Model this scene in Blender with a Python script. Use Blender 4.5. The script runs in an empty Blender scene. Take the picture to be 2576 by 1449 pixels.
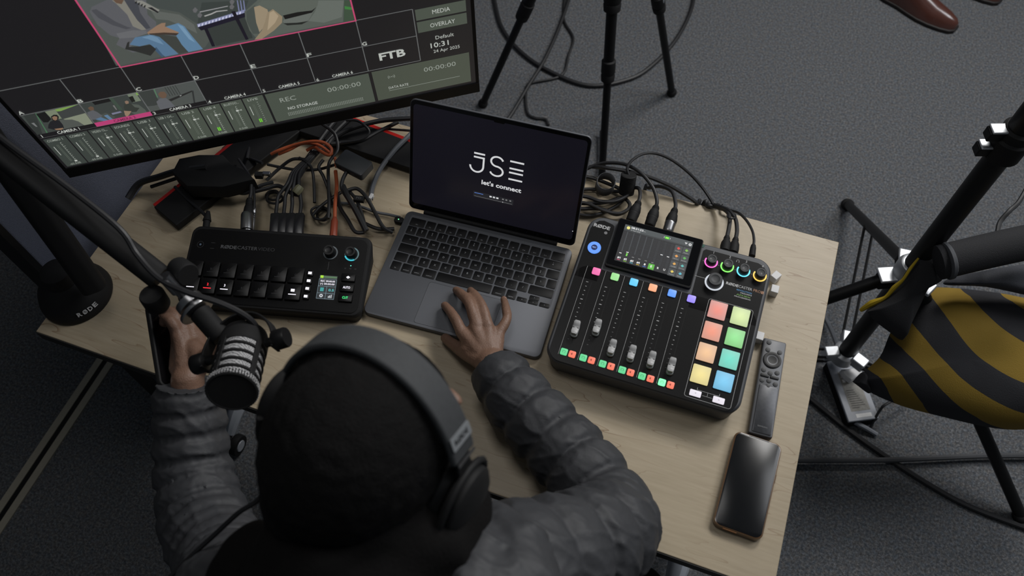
import bpy, bmesh, math, random
from mathutils import Vector, Matrix, noise
random.seed(4)
S = bpy.context.scene
COL = S.collection
IMW, IMH = 2576, 1449

# ------------------------------------------------------------------ camera
F_PX, CX, CY, CZ, YAW, PITCH, ROLL = 2028.18, .9718, -.3021, 1.9182, -.3759, 1.0418, -.0354
_sy, _cy, _sp, _cp = math.sin(YAW), math.cos(YAW), math.sin(PITCH), math.cos(PITCH)
FW = Vector((_sy * _cp, _cy * _cp, -_sp)); _r = Vector((_cy, -_sy, 0)); _u = _r.cross(FW)
RT = math.cos(ROLL) * _r + math.sin(ROLL) * _u
UP = -math.sin(ROLL) * _r + math.cos(ROLL) * _u
CAMPOS = Vector((CX, CY, CZ))
cd = bpy.data.cameras.new('camera'); cam = bpy.data.objects.new('camera', cd); COL.objects.link(cam)
cd.sensor_width = 36; cd.lens = 36 * F_PX / IMW; cd.clip_start = .02; cd.clip_end = 50
m = Matrix.Identity(4)
for i in range(3):
    m[i][0], m[i][1], m[i][2], m[i][3] = RT[i], UP[i], -FW[i], CAMPOS[i]
cam.matrix_world = m
cd.dof.use_dof = True; cd.dof.focus_distance = 1.42; cd.dof.aperture_fstop = 4.5
S.camera = cam
# ------------------------------------------------------------------ light and exposure
S.view_settings.view_transform = 'Standard'; S.view_settings.look = 'None'
S.view_settings.gamma = 1; S.view_settings.use_curve_mapping = False
S.view_settings.exposure = 0.0
W = bpy.data.worlds.new('world'); S.world = W; W.use_nodes = True
W.node_tree.nodes['Background'].inputs[0].default_value = (.80, .90, 1.0, 1)
W.node_tree.nodes['Background'].inputs[1].default_value = .062

def area(name, loc, target, sx, sy, power, color):
    l = bpy.data.lights.new(name, 'AREA'); l.shape = 'RECTANGLE'; l.size = sx; l.size_y = sy
    l.energy = power; l.color = color
    o = bpy.data.objects.new(name, l); COL.objects.link(o); o.location = loc
    o.rotation_euler = (Vector(target) - Vector(loc)).to_track_quat('-Z', 'Y').to_euler()
    return o
area('studio_panel_light', (1.55, 2.35, 2.75), (.95, .3, .7), .8, .6, 40, (1, .98, .95))
area('fill_light', (2.9, 1.9, 3.0), (1.3, .5, .3), 1.2, 1.2, 38, (.95, .97, 1))  # added fill from the right, matching the lit side of the sleeve
area('fill_light', (.50, .35, 2.9), (.25, .1, .7), .6, .6, 6, (1, .98, .96))  # added overhead fill, brightens the desk's left end and divider; no real fixture

# ------------------------------------------------------------------ helpers
DT = .74   # desk top height
def ray(px, py): return FW + RT * ((px - IMW / 2) / F_PX) - UP * ((py - IMH / 2) / F_PX)
def P(px, py, z):                      # point of the plane at height z seen at a pixel
    d = ray(px, py); return CAMPOS + d * ((z - CZ) / d.z)
def D(px, py, dep): return CAMPOS + ray(px, py) * dep
def V(*a): return Vector(a)
def frame(o, ex, ey):
    ex = Vector(ex).normalized(); ey = Vector(ey); n = ex.cross(ey).normalized(); ey = n.cross(ex)
    M = Matrix.Identity(4); o = Vector(o)
    for i in range(3): M[i][0], M[i][1], M[i][2], M[i][3] = ex[i], ey[i], n[i], o[i]
    return M
I4 = Matrix.Identity(4)
def lin(c): c /= 255; return c / 12.92 if c <= .04045 else ((c + .055) / 1.055) ** 2.4
def rgb(r, g, b): return (lin(r), lin(g), lin(b), 1)

MATS = {}
def mat(name, c=None, rough=.5, metal=0, em=None, es=1.0, nscale=60, namt=.12, bump=0, bscale=None, spec=.5, coat=0):
    if name in MATS: return MATS[name]
    m = bpy.data.materials.new(name); m.use_nodes = True; N = m.node_tree.nodes; L = m.node_tree.links
    b = N['Principled BSDF']; b.inputs['Roughness'].default_value = rough; b.inputs['Metallic'].default_value = metal
    b.inputs['Specular IOR Level'].default_value = spec; b.inputs['Coat Weight'].default_value = coat
    c = c or (0, 0, 0, 1)
    tc = N.new('ShaderNodeTexCoord'); no = N.new('ShaderNodeTexNoise'); no.inputs['Scale'].default_value = nscale
    no.inputs['Detail'].default_value = 4; L.new(tc.outputs['Object'], no.inputs['Vector'])
    mx = N.new('ShaderNodeMix'); mx.data_type = 'RGBA'
    mx.inputs[6].default_value = tuple(x * (1 - namt) for x in c[:3]) + (1,)
    mx.inputs[7].default_value = tuple(min(1, x * (1 + namt)) for x in c[:3]) + (1,)
    L.new(no.outputs['Fac'], mx.inputs[0]); L.new(mx.outputs[2], b.inputs['Base Color'])
    if bump:
        n2 = N.new('ShaderNodeTexNoise'); n2.inputs['Scale'].default_value = bscale or nscale; n2.inputs['Detail'].default_value = 5
        L.new(tc.outputs['Object'], n2.inputs['Vector'])
        bp = N.new('ShaderNodeBump'); bp.inputs['Strength'].default_value = bump; bp.inputs['Distance'].default_value = .003
        L.new(n2.outputs['Fac'], bp.inputs['Height']); L.new(bp.outputs[0], b.inputs['Normal'])
    if em:
        b.inputs['Emission Color'].default_value = em; b.inputs['Emission Strength'].default_value = es
    MATS[name] = m; return m
def glow(r, g, b, es=1.0, base=.02):
    n = 'lit_%d_%d_%d_%d' % (r, g, b, es * 100)
    return mat(n, (base, base, base, 1), .45, em=rgb(r, g, b), es=es, namt=.02)
def nodes(m): return m.node_tree.nodes, m.node_tree.links

class MB:
    def __init__(s): s.v = []; s.f = []; s.m = []; s.mats = []
    def mi(s, mt):
        if mt not in s.mats: s.mats.append(mt)
        return s.mats.index(mt)
    def add(s, vs, fs, mt, M=I4):
        k = len(s.v); i = s.mi(mt)
        s.v += [M @ Vector(v) for v in vs]; s.f += [tuple(a + k for a in f) for f in fs]; s.m += [i] * len(fs); return s
    def box(s, x0, y0, z0, x1, y1, z1, mt, M=I4):
        vs = [(x0, y0, z0), (x1, y0, z0), (x1, y1, z0), (x0, y1, z0), (x0, y0, z1), (x1, y0, z1), (x1, y1, z1), (x0, y1, z1)]
        return s.add(vs, [(3, 2, 1, 0), (4, 5, 6, 7), (0, 1, 5, 4), (1, 2, 6, 5), (2, 3, 7, 6), (3, 0, 4, 7)], mt, M)
    def cbox(s, cx, cy, w, h, z0, z1, mt, M=I4): return s.box(cx - w / 2, cy - h / 2, z0, cx + w / 2, cy + h / 2, z1, mt, M)
    def prism(s, o, z0, z1, mt, M=I4, ch=0):
        n = len(o)
        rings = [(0, z0), (0, z1)]
        if ch:
            c = (sum(p[0] for p in o) / n, sum(p[1] for p in o) / n)
            rings = [(ch, z0), (0, z0 + ch), (0, z1 - ch), (ch * .35, z1 - ch * .3), (ch, z1)]
        vs = []
        if ch: ins = inset_dirs(o)
        for d, z in rings:
            for i, p in enumerate(o):
                q = (p[0] + ins[i][0] * d, p[1] + ins[i][1] * d) if ch else p
                vs.append((q[0], q[1], z))
        fs = [tuple(range(n - 1, -1, -1)), tuple(range((len(rings) - 1) * n, len(rings) * n))]
        for k in range(len(rings) - 1):
            for i in range(n):
                j = (i + 1) % n; fs.append((k * n + i, k * n + j, (k + 1) * n + j, (k + 1) * n + i))
        return s.add(vs, fs, mt, M)
    def rr(s, cx, cy, w, h, r, z0, z1, mt, M=I4, ch=0, seg=5): return s.prism(rrect(cx, cy, w, h, r, seg), z0, z1, mt, M, ch)
    def tube(s, pts, r, mt, seg=8, M=I4, caps=True, smooth=4, flat=1.0):
        pts = [Vector(p) for p in pts]
        if smooth and len(pts) > 2: 
            if isinstance(r, (list, tuple)): pts, r = catmull(pts, smooth, r)
            else: pts = catmull(pts, smooth)
        n = len(pts); rs = r if isinstance(r, (list, tuple)) else [r] * n
        t0 = (pts[1] - pts[0]).normalized(); a = t0.orthogonal().normalized()
        vs = []; fs = []
        for i, p in enumerate(pts):
            t = (pts[min(i + 1, n - 1)] - pts[max(i - 1, 0)]).normalized()
            a = (a - t * a.dot(t)).normalized(); b = t.cross(a)
            for k in range(seg):
                w = 2 * math.pi * k / seg; vs.append(p + (a * math.cos(w) + b * math.sin(w) * flat) * rs[i])
        for i in range(n - 1):
            for k in range(seg):
                l = (k + 1) % seg; fs.append((i * seg + k, i * seg + l, (i + 1) * seg + l, (i + 1) * seg + k))
        if caps: fs += [tuple(range(seg - 1, -1, -1)), tuple(range((n - 1) * seg, n * seg))]
        return s.add(vs, fs, mt, M)
    def lathe(s, prof, mt, M=I4, seg=24):      # prof (r, z)
        vs = []; fs = []; n = len(prof)
        for r, z in prof:
            for k in range(seg):
                w = 2 * math.pi * k / seg; vs.append((r * math.cos(w), r * math.sin(w), z))
        for i in range(n - 1):
            for k in range(seg):
                l = (k + 1) % seg; fs.append((i * seg + k, i * seg + l, (i + 1) * seg + l, (i + 1) * seg + k))
        fs += [tuple(range(seg - 1, -1, -1)), tuple(range((n - 1) * seg, n * seg))]
        return s.add(vs, fs, mt, M)
    def poly(s, pts, z, mt, M=I4):
        a = sum(pts[i][0] * pts[(i + 1) % len(pts)][1] - pts[(i + 1) % len(pts)][0] * pts[i][1] for i in range(len(pts)))
        if a < 0: pts = pts[::-1]
        return s.add([(p[0], p[1], z) for p in pts], [tuple(range(len(pts)))], mt, M)
    def rect(s, x0, y0, x1, y1, z, mt, M=I4): return s.add([(x0, y0, z), (x1, y0, z), (x1, y1, z), (x0, y1, z)], [(0, 1, 2, 3)], mt, M)
    def ring(s, cx, cy, r0, r1, z, mt, M=I4, a0=0, a1=360, seg=40):
        vs = []; fs = []
        for k in range(seg + 1):
            w = math.radians(a0 + (a1 - a0) * k / seg)
            vs += [(cx + r0 * math.cos(w), cy + r0 * math.sin(w), z), (cx + r1 * math.cos(w), cy + r1 * math.sin(w), z)]
        for k in range(seg): fs.append((2 * k, 2 * k + 1, 2 * k + 3, 2 * k + 2))
        return s.add(vs, fs, mt, M)
    def ball(s, c, r, mt, M=I4, seg=14, sc=(1, 1, 1)):
        vs = []; fs = []; R = seg // 2
        for i in range(R + 1):
            t = math.pi * i / R
            for k in range(seg):
                w = 2 * math.pi * k / seg
                vs.append((c[0] + r * sc[0] * math.sin(t) * math.cos(w), c[1] + r * sc[1] * math.sin(t) * math.sin(w), c[2] - r * sc[2] * math.cos(t)))
        for i in range(R):
            for k in range(seg):
                l = (k + 1) % seg; fs.append((i * seg + k, i * seg + l, (i + 1) * seg + l, (i + 1) * seg + k))
        return s.add(vs, fs, mt, M)
    def text(s, t, x, y, h, mt, M=I4, z=0, w=None, align='C', bold=.0, rot=0):
        vs, fs, bb = glyphs(t, bold)
        k = h / glyphs('H', bold)[2][3]
        kx = k if w is None else w / max(1e-6, bb[2] - bb[0])
        ox = -(bb[0] + bb[2]) / 2 if align == 'C' else (-bb[0] if align == 'L' else -bb[2])
        c, sn = math.cos(rot), math.sin(rot)
        o = []
        for a, b in vs:
            X, Y = (a + ox) * kx, b * k - h / 2
            o.append((x + X * c - Y * sn, y + X * sn + Y * c, z))
        return s.add(o, fs, mt, M)
    def build(s, name, parent=None, origin=None, smooth=35, bevel=0):
        base = Vector(parent['_w']) if parent else Vector((0, 0, 0))
        if origin is None:
            if parent: origin = base
            else:
                lo = [min(v[i] for v in s.v) for i in range(3)]; hi = [max(v[i] for v in s.v) for i in range(3)]
                origin = Vector(((lo[0] + hi[0]) / 2, (lo[1] + hi[1]) / 2, lo[2]))
        origin = Vector(origin)
        me = bpy.data.meshes.new(name); me.from_pydata([v - origin for v in s.v], [], s.f)
        for mt in s.mats: me.materials.append(mt)
        me.polygons.foreach_set('material_index', s.m)
        if smooth:
            me.polygons.foreach_set('use_smooth', [True] * len(me.polygons)); me.set_sharp_from_angle(angle=math.radians(smooth))
        me.update()
        o = bpy.data.objects.new(name, me); COL.objects.link(o)
        o.location = origin - base; o['_w'] = list(origin)
        if parent: o.parent = parent
        if bevel:
            b = o.modifiers.new('bevel', 'BEVEL'); b.width = bevel; b.segments = 3; b.limit_method = 'ANGLE'; b.angle_limit = math.radians(50)
        return o
def inset_dirs(o):
    n = len(o); out = []
    for i in range(n):
        a, b, c = o[i - 1], o[i], o[(i + 1) % n]
        d1 = Vector((b[0] - a[0], b[1] - a[1])); d2 = Vector((c[0] - b[0], c[1] - b[1]))
        d1.normalize(); d2.normalize()
        nn = Vector((-d1.y - d2.y, d1.x + d2.x)); nn.normalize(); out.append(nn)
    return out
def rrect(cx, cy, w, h, r, seg=5):
    o = []
    for sx, sy, a0 in ((1, -1, -90), (1, 1, 0), (-1, 1, 90), (-1, -1, 180)):
        for k in range(seg + 1):
            a = math.radians(a0 + 90 * k / seg)
            o.append((cx + sx * (w / 2 - r) + r * math.cos(a), cy + sy * (h / 2 - r) + r * math.sin(a)))
    return o
def catmull(p, k, r=None):
    out = []; ro = []; n = len(p)
    for i in range(n - 1):
        a, b, c, d = p[max(i - 1, 0)], p[i], p[i + 1], p[min(i + 2, n - 1)]
        for j in range(k):
            t = j / k
            out.append(.5 * ((2 * b) + (c - a) * t + (2 * a - 5 * b + 4 * c - d) * t * t + (3 * b - a - 3 * c + d) * t ** 3))
            if r: ro.append(r[i] * (1 - t) + r[i + 1] * t)
    out.append(p[-1])
    if r: ro.append(r[-1]); return out, ro
    return out
_G = {}
def glyphs(t, bold=0):
    if (t, bold) in _G: return _G[(t, bold)]
    c = bpy.data.curves.new('t', 'FONT'); c.body = t; c.resolution_u = 2; c.offset = bold; c.fill_mode = 'FRONT'
    o = bpy.data.objects.new('t', c); COL.objects.link(o)
    dg = bpy.context.evaluated_depsgraph_get(); dg.update(); e = o.evaluated_get(dg); me = e.to_mesh()
    vs = [(v.co.x, v.co.y) for v in me.vertices]; fs = [tuple(p.vertices) for p in me.polygons]
    # keep faces pointing up
    out = []
    for f in fs:
        a = sum(vs[f[i]][0] * vs[f[(i + 1) % len(f)]][1] - vs[f[(i + 1) % len(f)]][0] * vs[f[i]][1] for i in range(len(f)))
        out.append(f if a > 0 else f[::-1])
    bb = (min(v[0] for v in vs), min(v[1] for v in vs), max(v[0] for v in vs), max(v[1] for v in vs)) if vs else (0, 0, 1, 1)
    e.to_mesh_clear(); bpy.data.objects.remove(o); bpy.data.curves.remove(c)
    _G[(t, bold)] = (vs, out, bb); return _G[(t, bold)]

def tag(o, label, cat, group=None, kind=None):
    o['label'] = label; o['category'] = cat
    if group: o['group'] = group
    if kind: o['kind'] = kind
    return o
def thing(name, label, cat, loc, group=None):
    o = bpy.data.objects.new(name, None); o.empty_display_size = .05; COL.objects.link(o)
    o.location = loc; o['_w'] = list(Vector(loc)); return tag(o, label, cat, group)
def struct(mb, name, bevel=0):
    o = mb.build(name, bevel=bevel); o['kind'] = 'structure'; return o
def dup(root, loc, label=None, group=None):
    r = root.copy(); COL.objects.link(r); r.location = loc; r['_w'] = list(Vector(loc))
    if label: r['label'] = label
    if group: r['group'] = group
    for ch in list(root.children):
        c = ch.copy(); COL.objects.link(c); c.parent = r
        for g in ch.children:
            d = g.copy(); COL.objects.link(d); d.parent = c
    return r
def axis(p0, p1):                       # frame whose z runs from p0 to p1
    p0 = Vector(p0); z = (Vector(p1) - p0).normalized(); x = z.orthogonal().normalized()
    return frame(p0, x, z.cross(x))

# ------------------------------------------------------------------ materials
black = mat('black_plastic', rgb(14, 14, 15), .45, spec=.35)
soft = mat('soft_black', rgb(21, 21, 22), .7, spec=.35)
panelblk = mat('mixer_face', rgb(12, 12, 13), .38, spec=.22)
charcoal = mat('charcoal_shell', rgb(74, 76, 80), .55)
chrome = mat('chrome', rgb(170, 170, 172), .25, 1)
steel = mat('brushed_steel', rgb(150, 150, 152), .35, 1)
whitep = mat('white_plastic', rgb(215, 215, 215), .5)
paleg = mat('pale_grey_metal', rgb(165, 170, 178), .45)
white_print = mat('white_print', rgb(190, 190, 190), .5)
dim_print = mat('dim_print', rgb(95, 96, 98), .5)
cable_blk = mat('cable_black', rgb(34, 34, 36), .5, spec=.5)
cable_gry = mat('cable_grey', rgb(95, 98, 103), .5)
glass = mat('screen_glass', rgb(12, 12, 14), .12, spec=.5)
alu = mat('space_grey_aluminium', rgb(100, 102, 107), .55, .5, nscale=900, namt=.04)

# carpet
carpet = mat('carpet', rgb(80, 84, 90), .95, spec=.1)
N, L = nodes(carpet); b = N['Principled BSDF']; tc = [n for n in N if n.type == 'TEX_COORD'][0]
def noise_node(scale, det=3, rough=.6):
    n = N.new('ShaderNodeTexNoise'); n.inputs['Scale'].default_value = scale; n.inputs['Detail'].default_value = det
    n.inputs['Roughness'].default_value = rough; L.new(tc.outputs['Object'], n.inputs['Vector']); return n
def ramp(src, stops):
    r = N.new('ShaderNodeValToRGB'); e = r.color_ramp.elements
    e[0].position, e[0].color = stops[0]; e[1].position, e[1].color = stops[-1]
    for p, c in stops[1:-1]: x = e.new(p); x.color = c
    L.new(src, r.inputs[0]); return r
n1 = noise_node(170, 6, .85); n2 = noise_node(420, 2)
r1 = ramp(n1.outputs['Fac'], [(.34, rgb(60, 62, 65)), (.5, rgb(108, 110, 112)), (.68, rgb(166, 168, 170))])
hue = noise_node(90, 2); r2 = ramp(hue.outputs['Fac'], [(.3, rgb(214, 222, 232)), (.7, rgb(236, 228, 222))])
mx = N.new('ShaderNodeMix'); mx.data_type = 'RGBA'; mx.blend_type = 'MULTIPLY'; mx.inputs[0].default_value = 1
L.new(r1.outputs[0], mx.inputs[6]); L.new(r2.outputs[0], mx.inputs[7]); L.new(mx.outputs[2], b.inputs['Base Color'])
bp = N.new('ShaderNodeBump'); bp.inputs['Strength'].default_value = .5; bp.inputs['Distance'].default_value = .004
L.new(n1.outputs['Fac'], bp.inputs['Height']); L.new(bp.outputs[0], b.inputs['Normal'])

# light maple laminate
wood = mat('maple_laminate', rgb(200, 182, 155), .42, spec=.35)
N, L = nodes(wood); b = N['Principled BSDF']; tc = [n for n in N if n.type == 'TEX_COORD'][0]
mp = N.new('ShaderNodeMapping'); mp.inputs['Scale'].default_value = (1.0, 7, 1); L.new(tc.outputs['Object'], mp.inputs[0])
nz = N.new('ShaderNodeTexNoise'); nz.inputs['Scale'].default_value = 2.2; nz.inputs['Detail'].default_value = 3; L.new(mp.outputs[0], nz.inputs['Vector'])
ml = N.new('ShaderNodeMath'); ml.operation = 'MULTIPLY'; ml.inputs[1].default_value = 11; L.new(nz.outputs['Fac'], ml.inputs[0])
fr = N.new('ShaderNodeMath'); fr.operation = 'FRACT'; L.new(ml.outputs[0], fr.inputs[0])
rl = ramp(fr.outputs[0], [(0, rgb(142, 119, 94)), (.06, rgb(175, 160, 136)), (1, rgb(179, 165, 142))])
fine = N.new('ShaderNodeTexNoise'); fine.inputs['Scale'].default_value = 9; fine.inputs['Detail'].default_value = 8
mp2 = N.new('ShaderNodeMapping'); mp2.inputs['Scale'].default_value = (2, 22, 1); L.new(tc.outputs['Object'], mp2.inputs[0]); L.new(mp2.outputs[0], fine.inputs['Vector'])
rf = ramp(fine.outputs['Fac'], [(.3, (.88, .87, .85, 1)), (.7, (1, 1, 1, 1))])
mk = N.new('ShaderNodeTexNoise'); mk.inputs['Scale'].default_value = 3; L.new(tc.outputs['Object'], mk.inputs['Vector'])
rk = ramp(mk.outputs['Fac'], [(.42, (0, 0, 0, 1)), (.6, (1, 1, 1, 1))])
plain = N.new('ShaderNodeMix'); plain.data_type = 'RGBA'; plain.inputs[6].default_value = rgb(177, 163, 139)
L.new(rk.outputs[0], plain.inputs[0]); L.new(rl.outputs[0], plain.inputs[7])
mx = N.new('ShaderNodeMix'); mx.data_type = 'RGBA'; mx.blend_type = 'MULTIPLY'; mx.inputs[0].default_value = 1
L.new(plain.outputs[2], mx.inputs[6]); L.new(rf.outputs[0], mx.inputs[7]); L.new(mx.outputs[2], b.inputs['Base Color'])

# ------------------------------------------------------------------ setting
mb = MB(); mb.rect(-4, -3, 5, 6, 0, carpet); struct(mb, 'floor')
strip = mat('aluminium_trim', rgb(175, 168, 152), .5, .3)
mb = MB()
for dx in (-.018, .014): mb.box(-.385 + dx, -1.6, 0, -.385 + dx + .018, .9, .004, strip)
mb.box(-.385, -1.6, 0, -.372, .9, .0015, black); struct(mb, 'trim_1')
wallm = mat('dark_wall', rgb(34, 35, 38), .8)
mb = MB(); mb.box(-2.4, -3, 0, -2.3, 6, 2.8, wallm); struct(mb, 'wall_left')
mb = MB(); mb.box(-2.3, 5.9, 0, 5, 6, 2.8, wallm); struct(mb, 'wall_back')
mb = MB(); mb.box(-2.3, 5.885, 0, 5, 5.9, .1, black); struct(mb, 'baseboard_back')

fabric = mat('navy_fabric', rgb(98, 102, 116), .95, spec=.1, nscale=700, namt=.35, bump=.5, bscale=900)
r = thing('divider_panel', 'navy blue fabric divider panel standing along the left edge of the desk', 'office divider', (-.07, .5, 0))
mb = MB(); mb.box(-.117, .11, .02, -.074, 1.75, 1.42, fabric); mb.build('fabric_panel', r, bevel=.006)
mb = MB(); mb.box(-.120, .10, 0, -.071, .112, 1.43, black); mb.box(-.120, .10, 1.42, -.071, 1.76, 1.435, black); mb.box(-.120, 1.75, 0, -.071, 1.765, 1.43, black); mb.build('edge_trim', r)
r = thing('divider_panel', 'navy fabric panel added out of view behind the monitor to shade the left floor', 'office divider', (-.9, 1.75, 0))  # unseen panel, added to block light from the floor at left
mb = MB(); mb.box(-2.0, 1.77, .02, -.06, 1.81, 1.42, fabric); mb.build('fabric_panel', r, bevel=.006)
mb = MB(); mb.box(-2.0, 1.765, 1.42, -.06, 1.815, 1.435, black); mb.build('edge_trim', r)

# ------------------------------------------------------------------ desk
DW, DD = 1.2242, .612
desk = thing('desk', 'rectangular light maple desk holding the laptop, mixer and monitor', 'desk', (DW / 2, DD / 2, 0))
mb = MB(); mb.box(0, 0, DT - .024, DW, DD, DT, wood); mb.build('tabletop', desk, bevel=.0012)
edge = mat('shaded_front_edge', rgb(40, 38, 36), .6)  # front face lies in shade; that darkness is put into its colour
mb = MB(); mb.box(.0, -.0015, DT - .024, DW, 0, DT - .0015, edge); mb.build('front_edge_shade', desk)
for x in (.06, 1.16):
    mb = MB(); mb.rr(x, .30, .05, .09, .012, .09, DT - .03, paleg); mb.rr(x, .31, .06, .5, .01, DT - .045, DT - .024, paleg)
    lg = mb.build('leg', desk)
    mb = MB()
    mb.tube([(x, .10, .055), (x, .16, .085), (x, .3, .095), (x, .44, .085), (x, .53, .055)], [.02, .028, .03, .028, .02], paleg, 10, flat=.7)
    mb.build('foot', lg)
    for y in (.085, .53):
        mb = MB()
        for dx in (-.02, .02):
            M = axis((x + dx - .009, y, .027), (x + dx + .009, y, .027)); mb.lathe([(.010, 0), (.026, 0), (.027, .004), (.027, .014), (.026, .018), (.01, .018)], soft, M, 20)
            M = axis((x + dx * 1.5 - .002, y, .027), (x + dx * 1.5 + .002, y, .027)); mb.lathe([(.016, -.001), (.014, .003)], paleg, M, 16)
        mb.lathe([(.008, .03), (.008, .06)], steel, Matrix.Translation((x, y, 0)), 10)
        mb.build('castor', desk)
mb = MB(); mb.box(.09, .33, DT - .12, 1.13, .35, DT - .026, paleg); mb.build('crossbar', desk)

# ------------------------------------------------------------------ monitor
ya, ti, ro = .5979, -.1003, .0111
r_ = V(math.cos(ya), math.sin(ya), 0); n_ = V(math.sin(ya), -math.cos(ya), 0)
u2 = math.cos(ti) * V(0, 0, 1) - math.sin(ti) * n_
r3 = math.cos(ro) * r_ + math.sin(ro) * u2; u3 = -math.sin(ro) * r_ + math.cos(ro) * u2
MO = V(.2575, .4335, .9558); CW = .7 / 8; CH = CW * 9 / 16 * 1.1776
MF = frame(MO, r3, u3)
MFI = MF.inverted()
def scr(px, py):                      # pixel of the picture shown on the screen -> screen coordinates
    n = r3.cross(u3); d = ray(px, py); t = (MO - CAMPOS).dot(n) / d.dot(n); q = MFI @ (CAMPOS + d * t); return (q.x, q.y)
def cx_(i): return (i - 4) * CW
def cy_(j): return j * CH
mon = thing('computer_monitor', 'large black flat monitor showing the video switcher view on a red trimmed stand', 'monitor', (.2, .5, DT))
mb = MB()
x0, x1, y0, y1 = cx_(-.1), cx_(8.1), cy_(-1.9), cy_(6.75)
mb.rr((x0 + x1) / 2, (y0 + y1) / 2, x1 - x0, y1 - y0, .006, -.022, -.0012, black, MF, ch=.0015)
mb.rr((x0 + x1) / 2, (y0 + y1) / 2 - .02, (x1 - x0) * .6, (y1 - y0) * .6, .03, -.05, -.022, black, MF, ch=.008)
mb.build('housing', mon)
mb = MB(); mb.box(x0, y0, -.0012, x1, cy_(-1.48), .0022, soft, MF); mb.box(x0, y0, -.0012, x0 + .0055, y1, .0012, soft, MF); mb.box(x1 - .0055, y0, -.0012, x1, y1, .0012, soft, MF)
mb.box(x0, y1 - .006, -.0012, x1, y1, .0012, soft, MF); mb.build('bezel', mon)
scb = glow(27, 26, 28); lines = glow(96, 98, 98); txt = glow(178, 182, 176); txd = glow(140, 146, 138); grey = glow(72, 79, 70); grey2 = glow(58, 64, 60)
pink = glow(176, 62, 112); green = glow(110, 205, 50); ltg = glow(92, 100, 90)
mb = MB(); mb.rect(x0 + .004, cy_(-1.6), x1 - .004, y1 - .004, 0, scb, MF)
Z1, Z2, Z3, Z4, Z5 = .00025, .0005, .00075, .001, .00125
lw = .0007
def hl(xa, xb, y, mt=lines, z=Z3, w=lw): mb.rect(xa, y - w, xb, y + w, z, mt, MF)
def vl(x, ya_, yb, mt=lines, z=Z3, w=lw): mb.rect(x - w, ya_, x + w, yb, z, mt, MF)
hl(cx_(0), cx_(8 - 1), cy_(2)); hl(cx_(0), cx_(7), cy_(1)); hl(cx_(0), cx_(7), cy_(0))
for i in range(1, 8): vl(cx_(i), cy_(0), cy_(2))
for i, c in enumerate('ABCDEFG'): mb.text(c, cx_(i) + .0045, cy_(1) + .006, .0075, txt, MF, Z4, bold=.02, w=.0075)
for i in range(6):
    mb.text(str(i + 1), cx_(i) + .0045, cy_(0) + .0045, .0068, txt if i != 1 else pink, MF, Z5, bold=.01)
    if i == 1: mb.rect(cx_(1), cy_(0), cx_(2), cy_(.17), Z4, pink, MF)
    elif i < 3: mb.rect(cx_(i), cy_(0), cx_(i + 1), cy_(.16), Z4 - .0001, scb, MF)
    mb.text('CAMERA %d' % (i + 1), cx_(i + .52), cy_(.085 if i < 3 else .10), .0062, (txt if i != 1 else glow(110, 40, 72)), MF, Z5, w=.034, bold=.02)
# program picture
def poly(pts, conv, mt, z):
    mb.poly([scr(*conv(*p)) for p in pts], z, mt, MF)
def c5(x, y): return (200 + x / 3.578, y / 3.578)
mb.rect(cx_(2), cy_(2), cx_(6), cy_(6.2), Z1, glow(66, 72, 70), MF)
for a, bb, cc in ((2, 2.9, 3.9), (4.4, 5.2, 3.2)): mb.rect(cx_(a), cy_(3.6), cx_(bb), cy_(6.1), Z1 + .0001, glow(78, 83, 82), MF)
zc = [Z1 + .0001]
def pp(pts, r, g, b_, conv=c5):
    zc[0] += .000012; poly(pts, conv, glow(r, g, b_), zc[0])
pp([(95, 165), (330, 590), (370, 588), (1130, 425), (1190, 330), (1060, 215), (900, 110), (700, 72), (560, 60), (300, 200)], 76, 81, 77)
pp([(640, 90), (900, 130), (1030, 220), (1060, 300), (960, 250), (800, 180), (690, 170)], 92, 96, 92)
pp([(520, 415), (760, 380), (900, 480), (980, 466), (870, 330), (700, 300)], 60, 63, 60)
pp([(110, 60), (240, 0), (330, -260), (560, -260), (600, 0), (612, 130), (690, 195), (690, 262), (600, 300), (520, 330), (480, 400), (440, 440), (520, 465), (480, 472), (330, 400), (360, 340), (275, 315), (160, 220), (92, 105)], 88, 89, 93)
pp([(105, 90), (150, 80), (320, 190), (430, 240), (470, 250), (420, 262), (300, 225), (170, 160)], 72, 73, 78)
pp([(330, 300), (480, 270), (600, 275), (610, 300), (500, 335), (360, 345)], 100, 101, 104)
pp([(290, 0), (420, 0), (470, 70), (525, 180), (600, 265), (560, 270), (480, 235), (430, 130), (330, 30)], 122, 120, 112)
pp([(400, -5), (520, -5), (545, 110), (640, 250), (600, 260), (520, 180), (440, 60)], 66, 68, 74)
pp([(300, -5), (400, -5), (380, 35), (330, 25)], 96, 76, 62)
pp([(450, 400), (500, 335), (640, 308), (720, 330), (800, 400), (890, 484), (770, 508), (690, 440), (630, 395), (540, 415)], 84, 113, 140)
pp([(560, 335), (640, 315), (700, 335), (760, 400), (700, 380), (620, 350)], 104, 134, 160)
pp([(690, 420), (760, 505), (740, 512), (670, 440)], 60, 84, 108)
pp([(770, 240), (890, 205), (945, 235), (1010, 320), (1112, 440), (980, 466), (920, 400), (870, 320), (780, 310)], 90, 122, 150)
pp([(880, 215), (930, 235), (980, 300), (1040, 380), (985, 350), (920, 270)], 112, 144, 170)
pp([(608, 290), (700, 225), (740, 205), (775, 203), (768, 235), (830, 262), (895, 288), (880, 302), (760, 300), (620, 308)], 138, 112, 92)
pp([(620, 300), (760, 290), (895, 296), (870, 318), (760, 308), (640, 312)], 62, 52, 46)
pp([(410, 440), (430, 380), (450, 370), (445, 420), (540, 415), (640, 400), (690, 440), (640, 500), (520, 465)], 44, 45, 44)
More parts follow.
